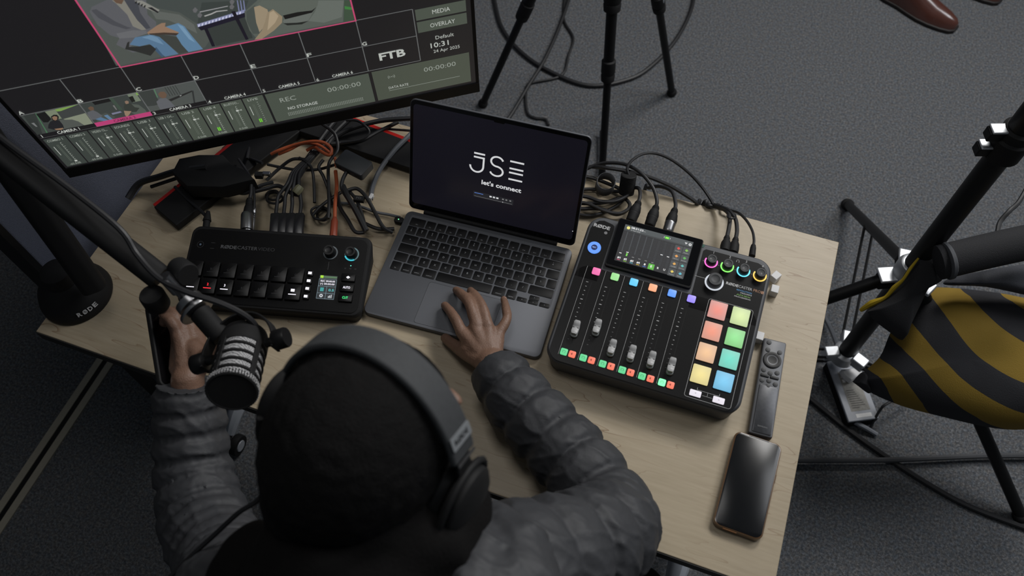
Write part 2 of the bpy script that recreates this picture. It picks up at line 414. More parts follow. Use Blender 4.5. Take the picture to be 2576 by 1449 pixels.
pp([(1120, 250), (1480, 100), (1560, 340), (1230, 412)], 52, 57, 55)
pp([(1100, 20), (1520, 0), (1490, 90), (1060, 215)], 56, 62, 60)
pp([(1058, 215), (1480, 85), (1485, 112), (1065, 242)], 132, 136, 168)
for k in range(13):
    t = k / 13; x = 1070 + 400 * t; y = 219 - 122 * t
    pp([(x, y), (x + 14, y - 5), (x + 10, y + 18), (x - 2, y + 20)], 196, 198, 222)
pp([(1065, 242), (1485, 112), (1490, 150), (1095, 272)], 28, 26, 40)
pp([(1120, 255), (1150, 248), (1222, 412), (1192, 416)], 26, 24, 34)
pp([(1365, 100), (1400, 95), (1522, 350), (1496, 357)], 26, 24, 34)
for k in range(3): pp([(1415 + k * 28, 0), (1425 + k * 28, 0), (1442 + k * 26, 95), (1430 + k * 26, 98)], 112, 118, 150)
for x, y in ((1040, 85), (1082, 130), (1370, 55), (1372, 10)): pp([(x - 22, y), (x, y - 24), (x + 24, y), (x + 8, y + 26), (x - 14, y + 22)], 96, 96, 98)
pp([(1082, 100), (1335, 48), (1336, 54), (1084, 108)], 150, 150, 152); pp([(1120, 138), (1180, 118), (1230, 95), (1330, 85), (1332, 92), (1235, 104), (1185, 128), (1128, 146)], 160, 160, 158)
pp([(1490, 95), (1600, 0), (1640, -250), (2300, -250), (2380, 0), (2372, 192), (2000, 262), (1600, 352), (1530, 270), (1490, 160)], 84, 90, 84)
pp([(1500, 100), (1580, 40), (1580, 150), (1620, 300), (1560, 300), (1505, 190)], 70, 76, 72)
pp([(1830, 190), (1870, 130), (2100, 105), (2060, 180), (1960, 205), (1850, 215)], 98, 103, 98)
pp([(1832, 205), (1960, 200), (2060, 185), (2000, 215), (1870, 224)], 36, 38, 36)
pp([(2150, 0), (2378, 0), (2360, 150), (2200, 200), (2060, 185), (2120, 100)], 98, 104, 98)
pp([(1590, 45), (1640, 0), (2150, 0), (2140, 50), (2090, 95), (1960, 110), (1830, 140), (1740, 82)], 88, 94, 87)
pp([(1830, 135), (1960, 105), (2090, 90), (2130, 60), (2090, 110), (1850, 170)], 24, 24, 24)
pp([(1570, 60), (1620, 45), (1690, 80), (1705, 130), (1665, 230), (1620, 285), (1590, 200)], 146, 132, 110)
pp([(1690, 110), (1740, 78), (1825, 145), (1822, 200), (1750, 270), (1640, 346), (1575, 352), (1640, 270), (1670, 190)], 138, 124, 102)
pp([(1710, 110), (1745, 92), (1790, 140), (1760, 200), (1690, 270), (1700, 190)], 162, 146, 122)
pp([(2382, 0), (2440, 0), (2483, 178), (2378, 192)], 60, 76, 60); pp([(2385, 50), (2450, 62), (2460, 85), (2388, 78)], 60, 120, 60)
pp([(490, 0), (560, 0), (720, 85), (700, 112), (600, 70)], 130, 130, 124)
for k in range(4): pp([(505 + k * 26, 8 + k * 12), (520 + k * 26, 4 + k * 12), (512 + k * 26, 28 + k * 12), (496 + k * 26, 26 + k * 12)], 40, 40, 40)
pp([(610, 62), (650, 60), (716, 104), (700, 112)], 36, 36, 38)
pk = .0011
pkm = glow(186, 68, 108)
for a in ((cx_(2) - pk, cy_(2) - pk, cx_(6) + pk, cy_(2) + pk), (cx_(2) - pk, cy_(2), cx_(2) + pk, cy_(6.2)), (cx_(6) - pk, cy_(2), cx_(6) + pk, cy_(6.2))): mb.rect(*a, Z5, pkm, MF)
# camera thumbnails
def c6(x, y): return (40 + x / 4.954, 180 + y / 4.954)
for i, c in ((0, (62, 67, 64)), (1, (58, 63, 61)), (2, (76, 80, 78))): mb.rect(cx_(i), cy_(.12), cx_(i + 1) - .0004, cy_(1) - .0004, Z1, glow(*c), MF)
zc[0] = Z1 + .00006
q = lambda pts, r, g, b_: pp(pts, r, g, b_, c6)
q([(90, 545), (240, 515), (340, 800), (280, 810)], 50, 54, 52); q([(240, 520), (252, 518), (400, 765), (385, 768)], 70, 110, 80)
q([(250, 530), (360, 500), (440, 590), (400, 630), (345, 632)], 26, 26, 26)
q([(360, 498), (488, 470), (572, 583), (460, 600)], 116, 124, 104); q([(485, 470), (778, 407), (560, 490), (512, 496)], 118, 150, 78)
q([(510, 497), (560, 490), (780, 408), (864, 512), (572, 583)], 60, 63, 62); q([(590, 590), (865, 515), (968, 655), (850, 672)], 126, 132, 114)
q([(540, 600), (700, 595), (780, 620), (862, 672), (700, 690), (560, 722)], 78, 82, 78)
q([(430, 620), (480, 602), (540, 605), (585, 660), (600, 700), (500, 728), (400, 705), (405, 660)], 34, 34, 37)
q([(435, 560), (470, 535), (510, 535), (535, 560), (530, 595), (500, 612), (455, 605)], 30, 28, 28); q([(450, 565), (480, 552), (515, 560), (515, 595), (492, 608), (462, 595)], 132, 104, 84)
q([(478, 712), (585, 698), (590, 712), (560, 726), (500, 726)], 134, 106, 84); q([(190, 640), (225, 635), (270, 685), (250, 685)], 112, 114, 114)
q([(945, 375), (1155, 328), (1190, 368), (985, 415)], 26, 26, 27); q([(1155, 328), (1200, 318), (1330, 470), (1290, 480)], 60, 74, 64)
q([(1385, 285), (1490, 258), (1560, 360), (1460, 380)], 110, 120, 104); q([(1405, 315), (1455, 300), (1490, 370), (1445, 380)], 28, 30, 28); q([(1490, 258), (1520, 262), (1535, 290), (1505, 292)], 120, 158, 78)
q([(990, 560), (1120, 510), (1240, 560), (1200, 605), (1020, 635)], 70, 75, 71)
q([(888, 505), (960, 478), (1010, 500), (1080, 548), (1030, 590), (930, 600)], 88, 90, 94); q([(990, 590), (1060, 565), (1160, 604), (1120, 618), (1040, 605)], 84, 112, 140); q([(1095, 545), (1140, 533), (1210, 592), (1175, 606)], 90, 120, 148)
q([(895, 450), (930, 430), (965, 440), (975, 475), (930, 485)], 96, 76, 62)
q([(1420, 400), (1530, 410), (1610, 470), (1640, 520), (1500, 540), (1420, 500)], 80, 86, 80); q([(1350, 400), (1430, 390), (1480, 440), (1540, 450), (1500, 500), (1370, 505), (1345, 450)], 52, 56, 52)
q([(1355, 370), (1380, 358), (1405, 368), (1405, 395), (1370, 402)], 130, 108, 92); q([(1345, 485), (1440, 490), (1415, 530), (1385, 565), (1360, 540)], 140, 118, 98)
q([(1190, 515), (1300, 490), (1320, 505), (1205, 535)], 116, 118, 140); q([(1205, 420), (1225, 415), (1260, 470), (1250, 475)], 112, 112, 110)
q([(1515, 250), (1700, 212), (1800, 400), (1725, 420), (1640, 430)], 56, 60, 58); q([(1715, 215), (1728, 212), (1770, 320), (1758, 320)], 80, 120, 90)
for k in range(5): q([(1850 + k * 32, 190 - k * 6), (1856 + k * 32, 189 - k * 6), (1925 + k * 32, 300 - k * 6), (1919 + k * 32, 302 - k * 6)], 40, 44, 42)
q([(1725, 480), (1740, 430), (1800, 400), (2000, 330), (2110, 350), (2190, 400), (1900, 455)], 76, 80, 77)
q([(1750, 370), (1800, 330), (1870, 325), (1930, 375), (1990, 435), (1950, 455), (1870, 470), (1800, 470), (1770, 420)], 92, 94, 98)
q([(1770, 275), (1800, 247), (1850, 247), (1880, 280), (1870, 320), (1830, 330), (1790, 310)], 100, 80, 66)
q([(1900, 345), (2195, 230), (2200, 245), (1935, 365)], 40, 40, 40); q([(2040, 295), (2065, 288), (2062, 296), (2044, 303)], 170, 170, 170); q([(2190, 235), (2212, 232), (2235, 385), (2215, 385)], 48, 50, 50)
# audio meters
for i in range(10):
    xa, xb = cx_(.4 * i + .012), cx_(.4 * i + .388); x = (xa + xb) / 2
    mb.rect(xa, cy_(-1.42), xb, cy_(-.09), Z1, grey2 if i < 6 else grey, MF)
    nm = ['COMBO 1', 'COMBO 2', 'VIDEO CL...', 'SOUNDS', 'USB 1', 'USB 1 CH...', 'USB 2', 'USB 4', 'BLUETOO...', 'LIVE'][i]
    mb.text(nm, x - .001, cy_(-.19), .0052, txd, MF, Z3, w=.0165 if i == 9 else .0235 if len(nm) > 5 else .019, bold=.015)
    for k in range(11):
        y = cy_(-.34 - .088 * k); w_ = .0036 if k in (2,) else .0022
        mb.rect(x + .0030, y - .0005, x + .0030 + w_, y + .0005, Z3, txd, MF)
    if i < 9: vl(x + .0030, cy_(-1.23), cy_(-.34), txd, Z3, .0003)
    vl(x - .0105, cy_(-.86), cy_(-.46), txt, Z3, .0005)
    for dx in (-.0045, -.0025): vl(x + dx, cy_(-1.2), cy_(-.4), ltg, Z3, .0003)
    if i in (7, 9):
        for dx in (-.0048, -.0020): vl(x + dx, cy_(-1.22), cy_(-1.06), green, Z4, .0009)
    if i < 9:
        ky = -1.22 if i < 2 else -.52
        mb.rect(x + .0012, cy_(ky) - .002, x + .0052, cy_(ky) + .002, Z4, txt, MF)
        if i > 1: mb.poly([(x + .005, cy_(ky)), (x + .0105, cy_(ky) + .0022), (x + .0105, cy_(ky) - .0022)], Z4, txd, MF)
        mb.text('-60.0dB' if i < 2 else '0.0dB', x - .001, cy_(-1.33), .0048, txd, MF, Z3, w=.018 if i < 2 else .014)
# recorder and stream panels
mb.rect(cx_(4.03), cy_(-1.38), cx_(6) - .001, cy_(-.1), Z1, grey, MF); mb.rect(cx_(6.05), cy_(-1.37), cx_(7.94), cy_(-.08), Z1, glow(70, 76, 66), MF)
mb.text('REC', cx_(4.40), cy_(-.47), .0105, txd, MF, Z3, w=.026); mb.text('00:00:00', cx_(5.48), cy_(-.45), .0105, txd, MF, Z3, w=.056)
mb.text('NO STORAGE', cx_(4.62), cy_(-.88), .0068, txt, MF, Z3, w=.050, bold=.01)
for k in range(44):
    for j in range(3): mb.rect(cx_(4.30) + k * .00295, cy_(-1.09 - .055 * j), cx_(4.30) + k * .00295 + .0016, cy_(-1.065 - .055 * j), Z3, txd, MF)
mb.text('00:00:00', cx_(7.35), cy_(-.43), .0105, txd, MF, Z3, w=.055); mb.text('DATA RATE', cx_(6.50), cy_(-.90), .0058, txt, MF, Z3, w=.034)
hl(cx_(6.3), cx_(7.72), cy_(-1.02), txd, Z3, .0004)
for sgn in (-1, 1):
    for rr_ in (.0035, .006): mb.ring(cx_(6.40), cy_(-.43), rr_ - .0008, rr_, Z3, txd, MF, (-40 if sgn > 0 else 140), (40 if sgn > 0 else 220), 10)
mb.ring(cx_(6.40), cy_(-.43), 0, .001, Z3, txd, MF, seg=10)
mb.text('FTB', cx_(6.5), cy_(.47), .0165, txt, MF, Z3, w=.043, bold=.03)
mb.rect(cx_(7.04), cy_(1.55), cx_(7.95), cy_(1.95), Z1, grey, MF); mb.rect(cx_(7.04), cy_(1.08), cx_(7.95), cy_(1.49), Z1, grey, MF)
mb.text('MEDIA', cx_(7.5), cy_(1.76), .0085, txt, MF, Z3, w=.028); mb.text('OVERLAY', cx_(7.5), cy_(1.28), .0085, txt, MF, Z3, w=.040)
mb.text('Default', cx_(7.51), cy_(.78), .0078, txt, MF, Z3, w=.030); mb.text('10:31', cx_(7.40), cy_(.50), .0110, txt, MF, Z3, w=.030, bold=.01); mb.text('24 Apr 2025', cx_(7.52), cy_(.25), .0070, txt, MF, Z3, w=.044)
mb.build('screen', mon, smooth=0)
red = mat('red_trim', rgb(190, 30, 24), .4)
# stand: neck and two splayed legs meeting behind the panel
ap = V(.20, .555, DT)
mb = MB(); mb.tube([ap + V(0, 0, .004), ap + V(0, -.005, .2), ap + V(.01, -.02, .36)], [.028, .024, .022], black, 12); mb.build('stand_neck', mon)
mb = MB(); mb.tube([MF @ V(0, .12, -.03), ap + V(.01, -.02, .36)], .03, black, 12); mb.build('mount', mon)
def foot(end, w0, w1, side):
    d = (end - ap); d.z = 0; d.normalize(); s_ = V(-d.y, d.x, 0)
    st = ap - d * .015
    for nm, k, mt, z0, z1 in (('leg', 1, soft, .004, .020), ('leg_trim', 1.0, red, .0105, .0188)):
        ov = .0 if nm == 'leg' else .0065
        vs = []
        for p, w in ((st, w0), (ap * .5 + end * .5, (w0 + w1) / 2), (end, w1)):
            for sg in (-1, 1): vs.append(p + s_ * sg * (w + (0 if nm == 'leg' else ov if sg * side > 0 else -.004)) + d * (-.003 if nm != 'leg' and p is end else 0))
        o = [vs[0], vs[2], vs[4], vs[5], vs[3], vs[1]]
        mb = MB(); mb.prism([(p.x, p.y) for p in o], DT + z0, DT + z1, mt); mb.build(nm, mon, bevel=.002 if nm == 'leg' else 0)
foot(P(425, 560, DT), .040, .032, -1); foot(P(1085, 425, DT), .036, .026, 1)

# ------------------------------------------------------------------ laptop
LX, LY, LT = .503, .2082, .0535
LF = frame((LX, LY, DT), (math.cos(LT), math.sin(LT), 0), (-math.sin(LT), math.cos(LT), 0))
lap = thing('laptop', 'open dark grey laptop with large white letters on its dark screen', 'laptop', LF @ V(.152, .1, 0))
mb = MB(); mb.rr(.152, .1075, .304, .215, .011, .0015, .0115, alu, LF, ch=.0012, seg=8); mb.build('base', lap)
kwell = mat('keyboard_well', rgb(30, 31, 33), .5)
mb = MB(); mb.rr(.1535, .1495, .286, .116, .004, .0114, .0117, alu, LF); kb = mb.build('keyboard', lap)
mb = MB(); mb.rr(.152, .0455, .128, .080, .004, .01152, .01162, alu, LF); mb.build('trackpad', lap)
mb = MB()
for o in (rrect(.152, .0455, .1286, .0806, .0043, 4),):
    n = len(o)
    for i in range(n):
        a, c = V(*o[i], 0), V(*o[(i + 1) % n], 0); mb.add([(a.x, a.y, .0117), (c.x, c.y, .0117), ((c.x - .152) * .993 + .152, (c.y - .0455) * .99 + .0455, .0117), ((a.x - .152) * .993 + .152, (a.y - .0455) * .99 + .0455, .0117)], [(0, 1, 2, 3)], kwell, LF)
mb.build('trackpad_seam', lap)
keym = mat('key_cap', rgb(13, 13, 15), .5, spec=.3); leg_m = mat('key_legend', rgb(170, 172, 175), .5)
p_ = .019; KX0 = .0115
rows = []
fr_ = [('esc', 1.55)] + [(t, 1) for t in ('F1', 'F2', 'F3', 'F4', 'F5', 'F6', 'F7', 'F8', 'F9', 'F10', 'F11', 'F12')] + [('', 1.3)]
rows.append((.2 - .0065, .0165, fr_))
rows.append((.1755, .0165, [('\u00a7', 1)] + [(c, 1) for c in '1234567890-='] + [('<', 1.75)]))
rows.append((.1565, .0165, [('>', 1.5)] + [(c, 1) for c in 'QWERTYUIOP[]'] + [('', 1.25)]))
rows.append((.1375, .0165, [('', 1.8)] + [(c, 1) for c in "ASDFGHJKL;'\\"] + [('', .95)]))
rows.append((.1185, .0165, [('', 1.25), ('`', 1)] + [(c, 1) for c in 'ZXCVBNM,./'] + [('', 2.25)]))
rows.append((.0995, .0165, [('fn', 1), ('control', 1), ('option', 1), ('command', 1.25), ('', 5.1), ('command', 1.25), ('option', 1), ('AR', 3)]))
TW = .2835
for y, h, ks in rows:
    tot = sum(k[1] for k in ks); u = TW / tot; x = KX0 + .0005
    for t, w in ks:
        ww = w * u
        if t == 'AR':
            a = ww / 3
            for cx0, cy0, hh, g in ((x + a / 2, y - .0042, .0078, '<'), (x + a * 1.5, y + .0042, .0078, '^'), (x + a * 1.5, y - .0042, .0078, 'v'), (x + a * 2.5, y - .0042, .0078, '>')):
                mb = MB(); mb.rr(cx0, cy0, a - .0026, hh, .0015, .0113, .0124, keym, LF, ch=.0002, seg=3); mb.text(g, cx0, cy0, .0022, leg_m, LF, .01245); mb.build('key', kb, origin=LF @ V(cx0, cy0, .0113))
        else:
            cx0 = x + ww / 2
            mb = MB(); mb.rr(cx0, y, ww - .0026, h, .0018, .0113, .0124, keym, LF, ch=.0002, seg=3)
            if len(t) == 1: mb.text(t, cx0, y, .0034, leg_m, LF, .01245)
            elif t: mb.text(t, cx0, y - .004, .0017, leg_m, LF, .01245, w=min(ww - .006, len(t) * .0014))
            if y > .17 and len(t) == 1: mb.text('!@#$%^&*()_+~'[ks.index((t, w)) % 13], cx0, y + .0035, .0022, leg_m, LF, .01245)
            mb.build('key', kb, origin=LF @ V(cx0, y, .0113))
        x += ww
# lid
A = math.radians(112)
ey = LF.to_3x3() @ V(0, -math.cos(A), math.sin(A))
ex = LF.to_3x3() @ V(1, 0, 0)
LD = frame(LF @ V(0, .221, .013), ex, ey)
mb = MB(); mb.rr(.152, .1045, .304, .211, .010, -.004, .0004, alu, LD, ch=.001, seg=8); lid = mb.build('lid', lap)
dscr = mat('laptop_screen', rgb(12, 12, 16), .18, em=rgb(18, 17, 24), es=1.0, spec=.4)
mb = MB(); mb.rr(.152, .1045, .3015, .2085, .009, .0004, .0008, glass, LD, seg=8); mb.build('screen_border', lid)
mb = MB(); mb.rr(.152, .107, .292, .190, .006, .0008, .00095, dscr, LD)
wt = glow(205, 206, 208)
E0 = .0011
sx = .0022
for y in (.1375, .1305): mb.rect(.1140, y - .0016, .1330, y + .0016, E0, wt, LD)
mb.rect(.1298, .113, .1330, .1305, E0, wt, LD)
mb.ring(.1200, .1140, .0098, .0130, E0, wt, LD, 180, 360, 24)
for k in range(27):    # the S as a smooth stroke
    def sp(t):
        if t < .5: a = math.radians(20 + (270 - 20) * t * 2); return V(.1545 + .0105 * math.cos(a), .1300 + .0090 * math.sin(a), 0)
        a = math.radians(90 - (250) * (t - .5) * 2); return V(.1545 + .0112 * math.cos(a), .1120 + .0090 * math.sin(a), 0)
    p0, p1 = sp(k / 27), sp((k + 1) / 27); d = (p1 - p0)
    if d.length < 1e-6: continue
    d.normalize(); nn = V(-d.y, d.x, 0) * .0016
    p0 -= d * .0002; p1 += d * .0002
    mb.add([(p0 - nn).to_tuple()[:2] + (E0,), (p1 - nn).to_tuple()[:2] + (E0,), (p1 + nn).to_tuple()[:2] + (E0,), (p0 + nn).to_tuple()[:2] + (E0,)], [(0, 1, 2, 3)], wt, LD)
for y in (.1368, .1236, .1157, .1032): mb.rect(.1763, y - .0016, .2002, y + .0016, E0, wt, LD)
mb.text("let's connect", .1655, .0855, .0082, wt, LD, E0, w=.0700, bold=.03)
ctl = glow(34, 34, 38); mb.rect(.1175, .0535, .1890, .0645, .00102, ctl, LD)
mb.rect(.1195, .0612, .1260, .0622, E0, glow(90, 130, 210), LD); mb.rect(.1260, .0612, .1350, .0622, E0, glow(90, 130, 210), LD)
for x in (.1465, .1525, .1585): mb.rect(x, .0592, x + .004, .0622, E0, wt, LD)
for x in (.1690, .1750, .1820): mb.rect(x, .0600, x + .003, .0622, E0, glow(130, 130, 130), LD)
mb.rect(.1195, .0550, .1870, .0556, E0, glow(110, 110, 110), LD); mb.rect(.1700, .0545, .1712, .0562, E0, wt, LD)
mb.rect(.2965, .0295, .2980, .0310, E0, wt, LD)
mb.build('display', lid, smooth=0)
mb = MB(); mb.tube([LF @ V(.03, .2185, .0115), LF @ V(.274, .2185, .0115)], .0045, soft, 12); mb.build('hinge', lap)
mb = MB(); mb.rr(.152, .203, .018, .006, .002, .0008, .00125, black, LD); mb.build('camera_notch', lid)
mb = MB(); mb.rr(-.0085, .192, .017, .012, .004, .0035, .0105, soft, LF, ch=.001); mb.rect(-.0100, .191, -.0080, .193, .0107, glow(120, 235, 160, 1.6), LF)
pg = mb.build('charging_plug', None); tag(pg, 'small charging plug with a green light in the left side of the laptop', 'plug')

# ------------------------------------------------------------------ audio mixer
MXF_O = V(.8156, .2118, DT + .0462); th = .0137
mex = V(math.cos(th), math.sin(th), 0); mey = V(-math.sin(th) * .27, math.cos(th) * .27, .0258)
XF = frame(MXF_O, mex, mey); XFI = XF.inverted()
mix = thing('podcast_mixer', 'black podcast mixer with glowing coloured pads and six faders', 'audio mixer', V(.965, .35, DT))
def shell(F, w, d, r, zb, inset, mt, lip=.004):
    o = rrect(w / 2, d / 2, w, d, r, 8); ins = inset_dirs(o); n = len(o); vs = []
    rings = [('t', .0075, .0), ('t', .0035, -.0006), ('t', .001, -.003), ('t', 0, -.007), ('b', .004, .020), ('b', inset, .003), ('b', inset + .004, 0)]
    for kind, dd, z in rings:
        for i, p in enumerate(o):
            q_ = (p[0] + ins[i][0] * dd, p[1] + ins[i][1] * dd)
            if kind == 't': vs.append(F @ V(q_[0], q_[1], z))
            else: a = F @ V(q_[0], q_[1], 0); vs.append(V(a.x, a.y, zb + z))
    fs = [tuple(range(n))]
    for k in range(len(rings) - 1):
        for i in range(n):
            j = (i + 1) % n; fs.append((k * n + i, (k + 1) * n + i, (k + 1) * n + j, k * n + j))
    fs.append(tuple(range((len(rings) - 1) * n, len(rings) * n))[::-1])
    m_ = MB(); m_.add(vs, fs, mt); return m_
mb = shell(XF, .305, .270, .026, DT, .006, charcoal); mb.build('body', mix)
mb = MB()
mb.rr(.1525, .0875, .293, .171, .020, .0, .0008, panelblk, XF)
mb.prism([(.0062, .150), (.0435, .150), (.0435, .250), (.0425, .256), (.039, .2585), (.024, .2615), (.016, .259), (.010, .252), (.0062, .242)], 0, .0008, panelblk, XF)
mb.prism([(.1925, .150), (.2988, .150), (.2988, .240), (.296, .249), (.290, .2555), (.281, .259), (.196, .259), (.1925, .2555)], 0, .0008, panelblk, XF)
mb.build('top_panel', mix)
# display
DF = frame(XF @ V(.0473, .181, .0012), XF.to_3x3() @ V(1, 0, 0), XF.to_3x3() @ V(0, math.cos(.05), math.sin(.05)))
mb = MB(); mb.rr(.0705, .044, .1415, .090, .004, -.001, .0045, soft, DF, ch=.001); dis = mb.build('display', mix)
mb = MB(); mb.rr(.0705, .0455, .1385, .0845, .003, .0045, .0050, glass, DF)
mb.build('display_glass', dis)
mb = MB()
sx0, sx1, sy0, sy1 = .0125, .1262, .0118, .0795
e = .0052
mb.rect(sx0, sy0, sx1, sy1, .00508, glow(16, 17, 22), DF)
mb.rect(sx0, .0680, sx1, sy1, e, glow(66, 72, 74), DF); mb.rect(sx0, .0680, sx1, .0705, e + .00004, glow(44, 48, 50), DF)
e2 = .0053
mb.ring(.0190, .0742, 0, .0028, e2, glow(236, 226, 130), DF, seg=16)
mb.text('08:31:53', .0335, .0760, .0034, glow(235, 235, 235), DF, e2, w=.0200, bold=.02); mb.text('am', .0458, .0752, .0016, glow(200, 200, 200), DF, e2, w=.004); mb.text('24 April 2025', .0315, .0716, .0020, glow(190, 190, 190), DF, e2, w=.0160)
mb.rect(.0800, .0725, .0875, .0768, e2, glow(60, 190, 50), DF); mb.rect(.0815, .0736, .0860, .0758, e2 + .00004, glow(170, 240, 90), DF)
for x in (.0784, .0885): mb.rect(x, .0735, x + .0008, .0762, e2, glow(190, 190, 190), DF)
mb.ring(.1220, .0735, .0010, .0024, e2, glow(225, 225, 225), DF, seg=14); mb.poly([(.1128, .0755), (.1176, .0755), (.1152, .0720)], e2, glow(210, 210, 210), DF)
gl = glow(52, 56, 60)
cwid = .0107
for k in range(9): mb.rect(sx0 + .0015 + k * cwid - .0001, sy0 + .001, sx0 + .0015 + k * cwid + .0001, .066, e, glow(40, 42, 48), DF)
for k in range(8):
    cxk = sx0 + .0015 + (k + .5) * cwid
    if k < 5: mb.rect(cxk - .0004, .030, cxk + .0013, .0675, e + .00002, gl, DF)
    else:
        for dd in (-.0002, .0016): mb.rect(cxk + dd - .0002, .022, cxk + dd + .0002, .0665, e + .00002, gl, DF)
for y in (.0325, .0435, .0530, .0640): mb.rect(sx0 + .001, y - .0001, sx0 + 8 * cwid, y + .0001, e, glow(60, 62, 68), DF)
cols = [(230, 90, 130), (150, 215, 70), (90, 190, 210), (235, 200, 60), (80, 130, 230)]
for k in range(8):
    cxk = sx0 + .0015 + (k + .42) * cwid
    if k == 5: mb.rect(cxk - .0048, sy0 + .0008, cxk + .0050, .0225, e + .00003, glow(90, 180, 60), DF)
    g = ['\u25cf', '1', '2', '3', '4'][0]
    mb.text(['#1', '#2', '#3', '#4', '8', '@', '%', 'U'][k], cxk, .0185, .0034, glow(235, 235, 235), DF, e2, w=.0052 if k < 4 else .003, bold=.03)
    if k < 5: mb.rect(cxk - .0026, .0142, cxk + .0026, .0150, e2, glow(*cols[k]), DF)
    yf = {0: .0262, 1: .0305, 6: .0420, 7: .0415}.get(k, .0243 if k < 6 else .03)
    mb.rect(cxk - .0018, yf, cxk + .0020, yf + .0013, e2, glow(225, 225, 225) if k in (0, 1, 6, 7) else glow(120, 120, 120), DF)
mb.rect(sx0 + .0015 + 1.42 * cwid - .0012, .0240, sx0 + .0015 + 1.42 * cwid + .0012, .0295, e2, glow(120, 210, 80), DF)
icc = [(220, 70, 60), (130, 185, 70), (225, 155, 80), (90, 175, 80), (220, 165, 80), (90, 180, 175), (225, 200, 90), (90, 180, 200)]
for k in range(8):
    xx, yy = .1060 + (k % 2) * .0132, .0602 - (k // 2) * .0142
    mb.rect(xx - .0061, yy - .0065, xx + .0061, yy + .0065, e, glow(62, 66, 68), DF)
    mb.poly([(xx - .0028, yy + .0015), (xx, yy + .0040), (xx + .0030, yy + .0015), (xx, yy - .0010)], e2, glow(*icc[k]), DF)
    mb.text(['Fanfare', 'Cheers', 'Horn', 'Rimshot', 'Laugh', 'Drum', 'Trombone', 'Whistle'][k], xx, yy - .0035, .0014, glow(190, 190, 190), DF, e2, w=.0080)
mb.build('display_image', dis, smooth=0)
# print on the panel
pz = .00095
mb = MB()
mb.text('R\u00d8DE', .0232, .2495, .0062, white_print, XF, pz, w=.0275, bold=.035)
mb.text('R\u00d8DE', .2495, .2095, .0046, white_print, XF, pz, w=.0195, bold=.035); mb.text('CASTER', .2705, .2095, .0046, white_print, XF, pz, w=.0215)
copper = mat('copper_print', rgb(176, 128, 96), .4); blue_print = mat('blue_print', rgb(70, 130, 175), .5); green_print = mat('green_print', rgb(95, 140, 60), .5)
mb.text('PRO', .2890, .2095, .0046, copper, XF, pz, w=.0115); mb.text('II', .2975, .2095, .0046, copper, XF, pz, w=.0040, bold=.05)
mb.text('REVOLUTION', .2700, .2028, .0026, blue_print, XF, pz, w=.0240, bold=.03); mb.text('PREAMPS', .2738, .1990, .0019, white_print, XF, pz, w=.0180, bold=.02)
mb.text('APHEX', .2705, .1948, .0028, green_print, XF, pz, w=.0230, bold=.03); mb.text('PROCESSING', .2695, .1910, .0019, white_print, XF, pz, w=.0255, bold=.02)
for i, x in enumerate((.2095, .2362, .2627, .2890)):
    mb.text(str(i + 1), x - .0003, .2568 - .0004 * i, .0042, white_print, XF, pz)
    if i < 3: mb.rect(x + .0110, .2362, x + .0128, .2367, pz, white_print, XF); mb.rect(x + .0145, .2362, x + .0163, .2367, pz, white_print, XF)
mb.rect(.1955, .2370, .1972, .2375, pz, white_print, XF); mb.rect(.2995, .2355, .3010, .2360, pz, white_print, XF)
mb.ring(.2492, .2530, .0020, .0024, pz, white_print, XF, 0, 180, 12)
for x in (.2469, .2508): mb.rect(x, .2508, x + .0008, .2528, pz, white_print, XF)
mb.rect(.1900, .2068, .2120, .2073, pz, white_print, XF)
for c in range(6):
    x = .0213 + .0311 * c
    mb.rect(x - .0002, .0125, x + .0002, .1725, pz, white_print, XF)
    for k in range(14):
        y = .1447 - k * .00795; wd = .0024 if k in (0, 4) else .0014
        mb.rect(.0293 + .0311 * c - wd, y - (.0004 if k != 4 else .0006), .0293 + .0311 * c + wd * .6, y + (.0004 if k != 4 else .0006), pz, white_print if k < 9 else dim_print, XF)
def outline(m_, cx0, cy0, w, h, r, t, z, mt, F):
    a, b2 = rrect(cx0, cy0, w, h, r, 6), rrect(cx0, cy0, w - 2 * t, h - 2 * t, r - t, 6); n = len(a)
    m_.add([(p[0], p[1], z) for p in a + b2], [(i, (i + 1) % n, n + (i + 1) % n, n + i) for i in range(n)], mt, F)
outline(mb, .2556, .0908, .0705, .1680, .004, .0005, pz, white_print, XF)
for x0_, x1_, y0_, y1_ in ((.237, .2375, .0215, .0255), (.2705, .271, .0215, .0255), (.237, .271, .0215, .0219), (.2535, .2539, .0150, .0215), (.2465, .2612, .0150, .0154)):
    mb.rect(x0_, y0_, x1_, y1_, pz, white_print, XF)
mb.build('panel_print', mix, smooth=0)
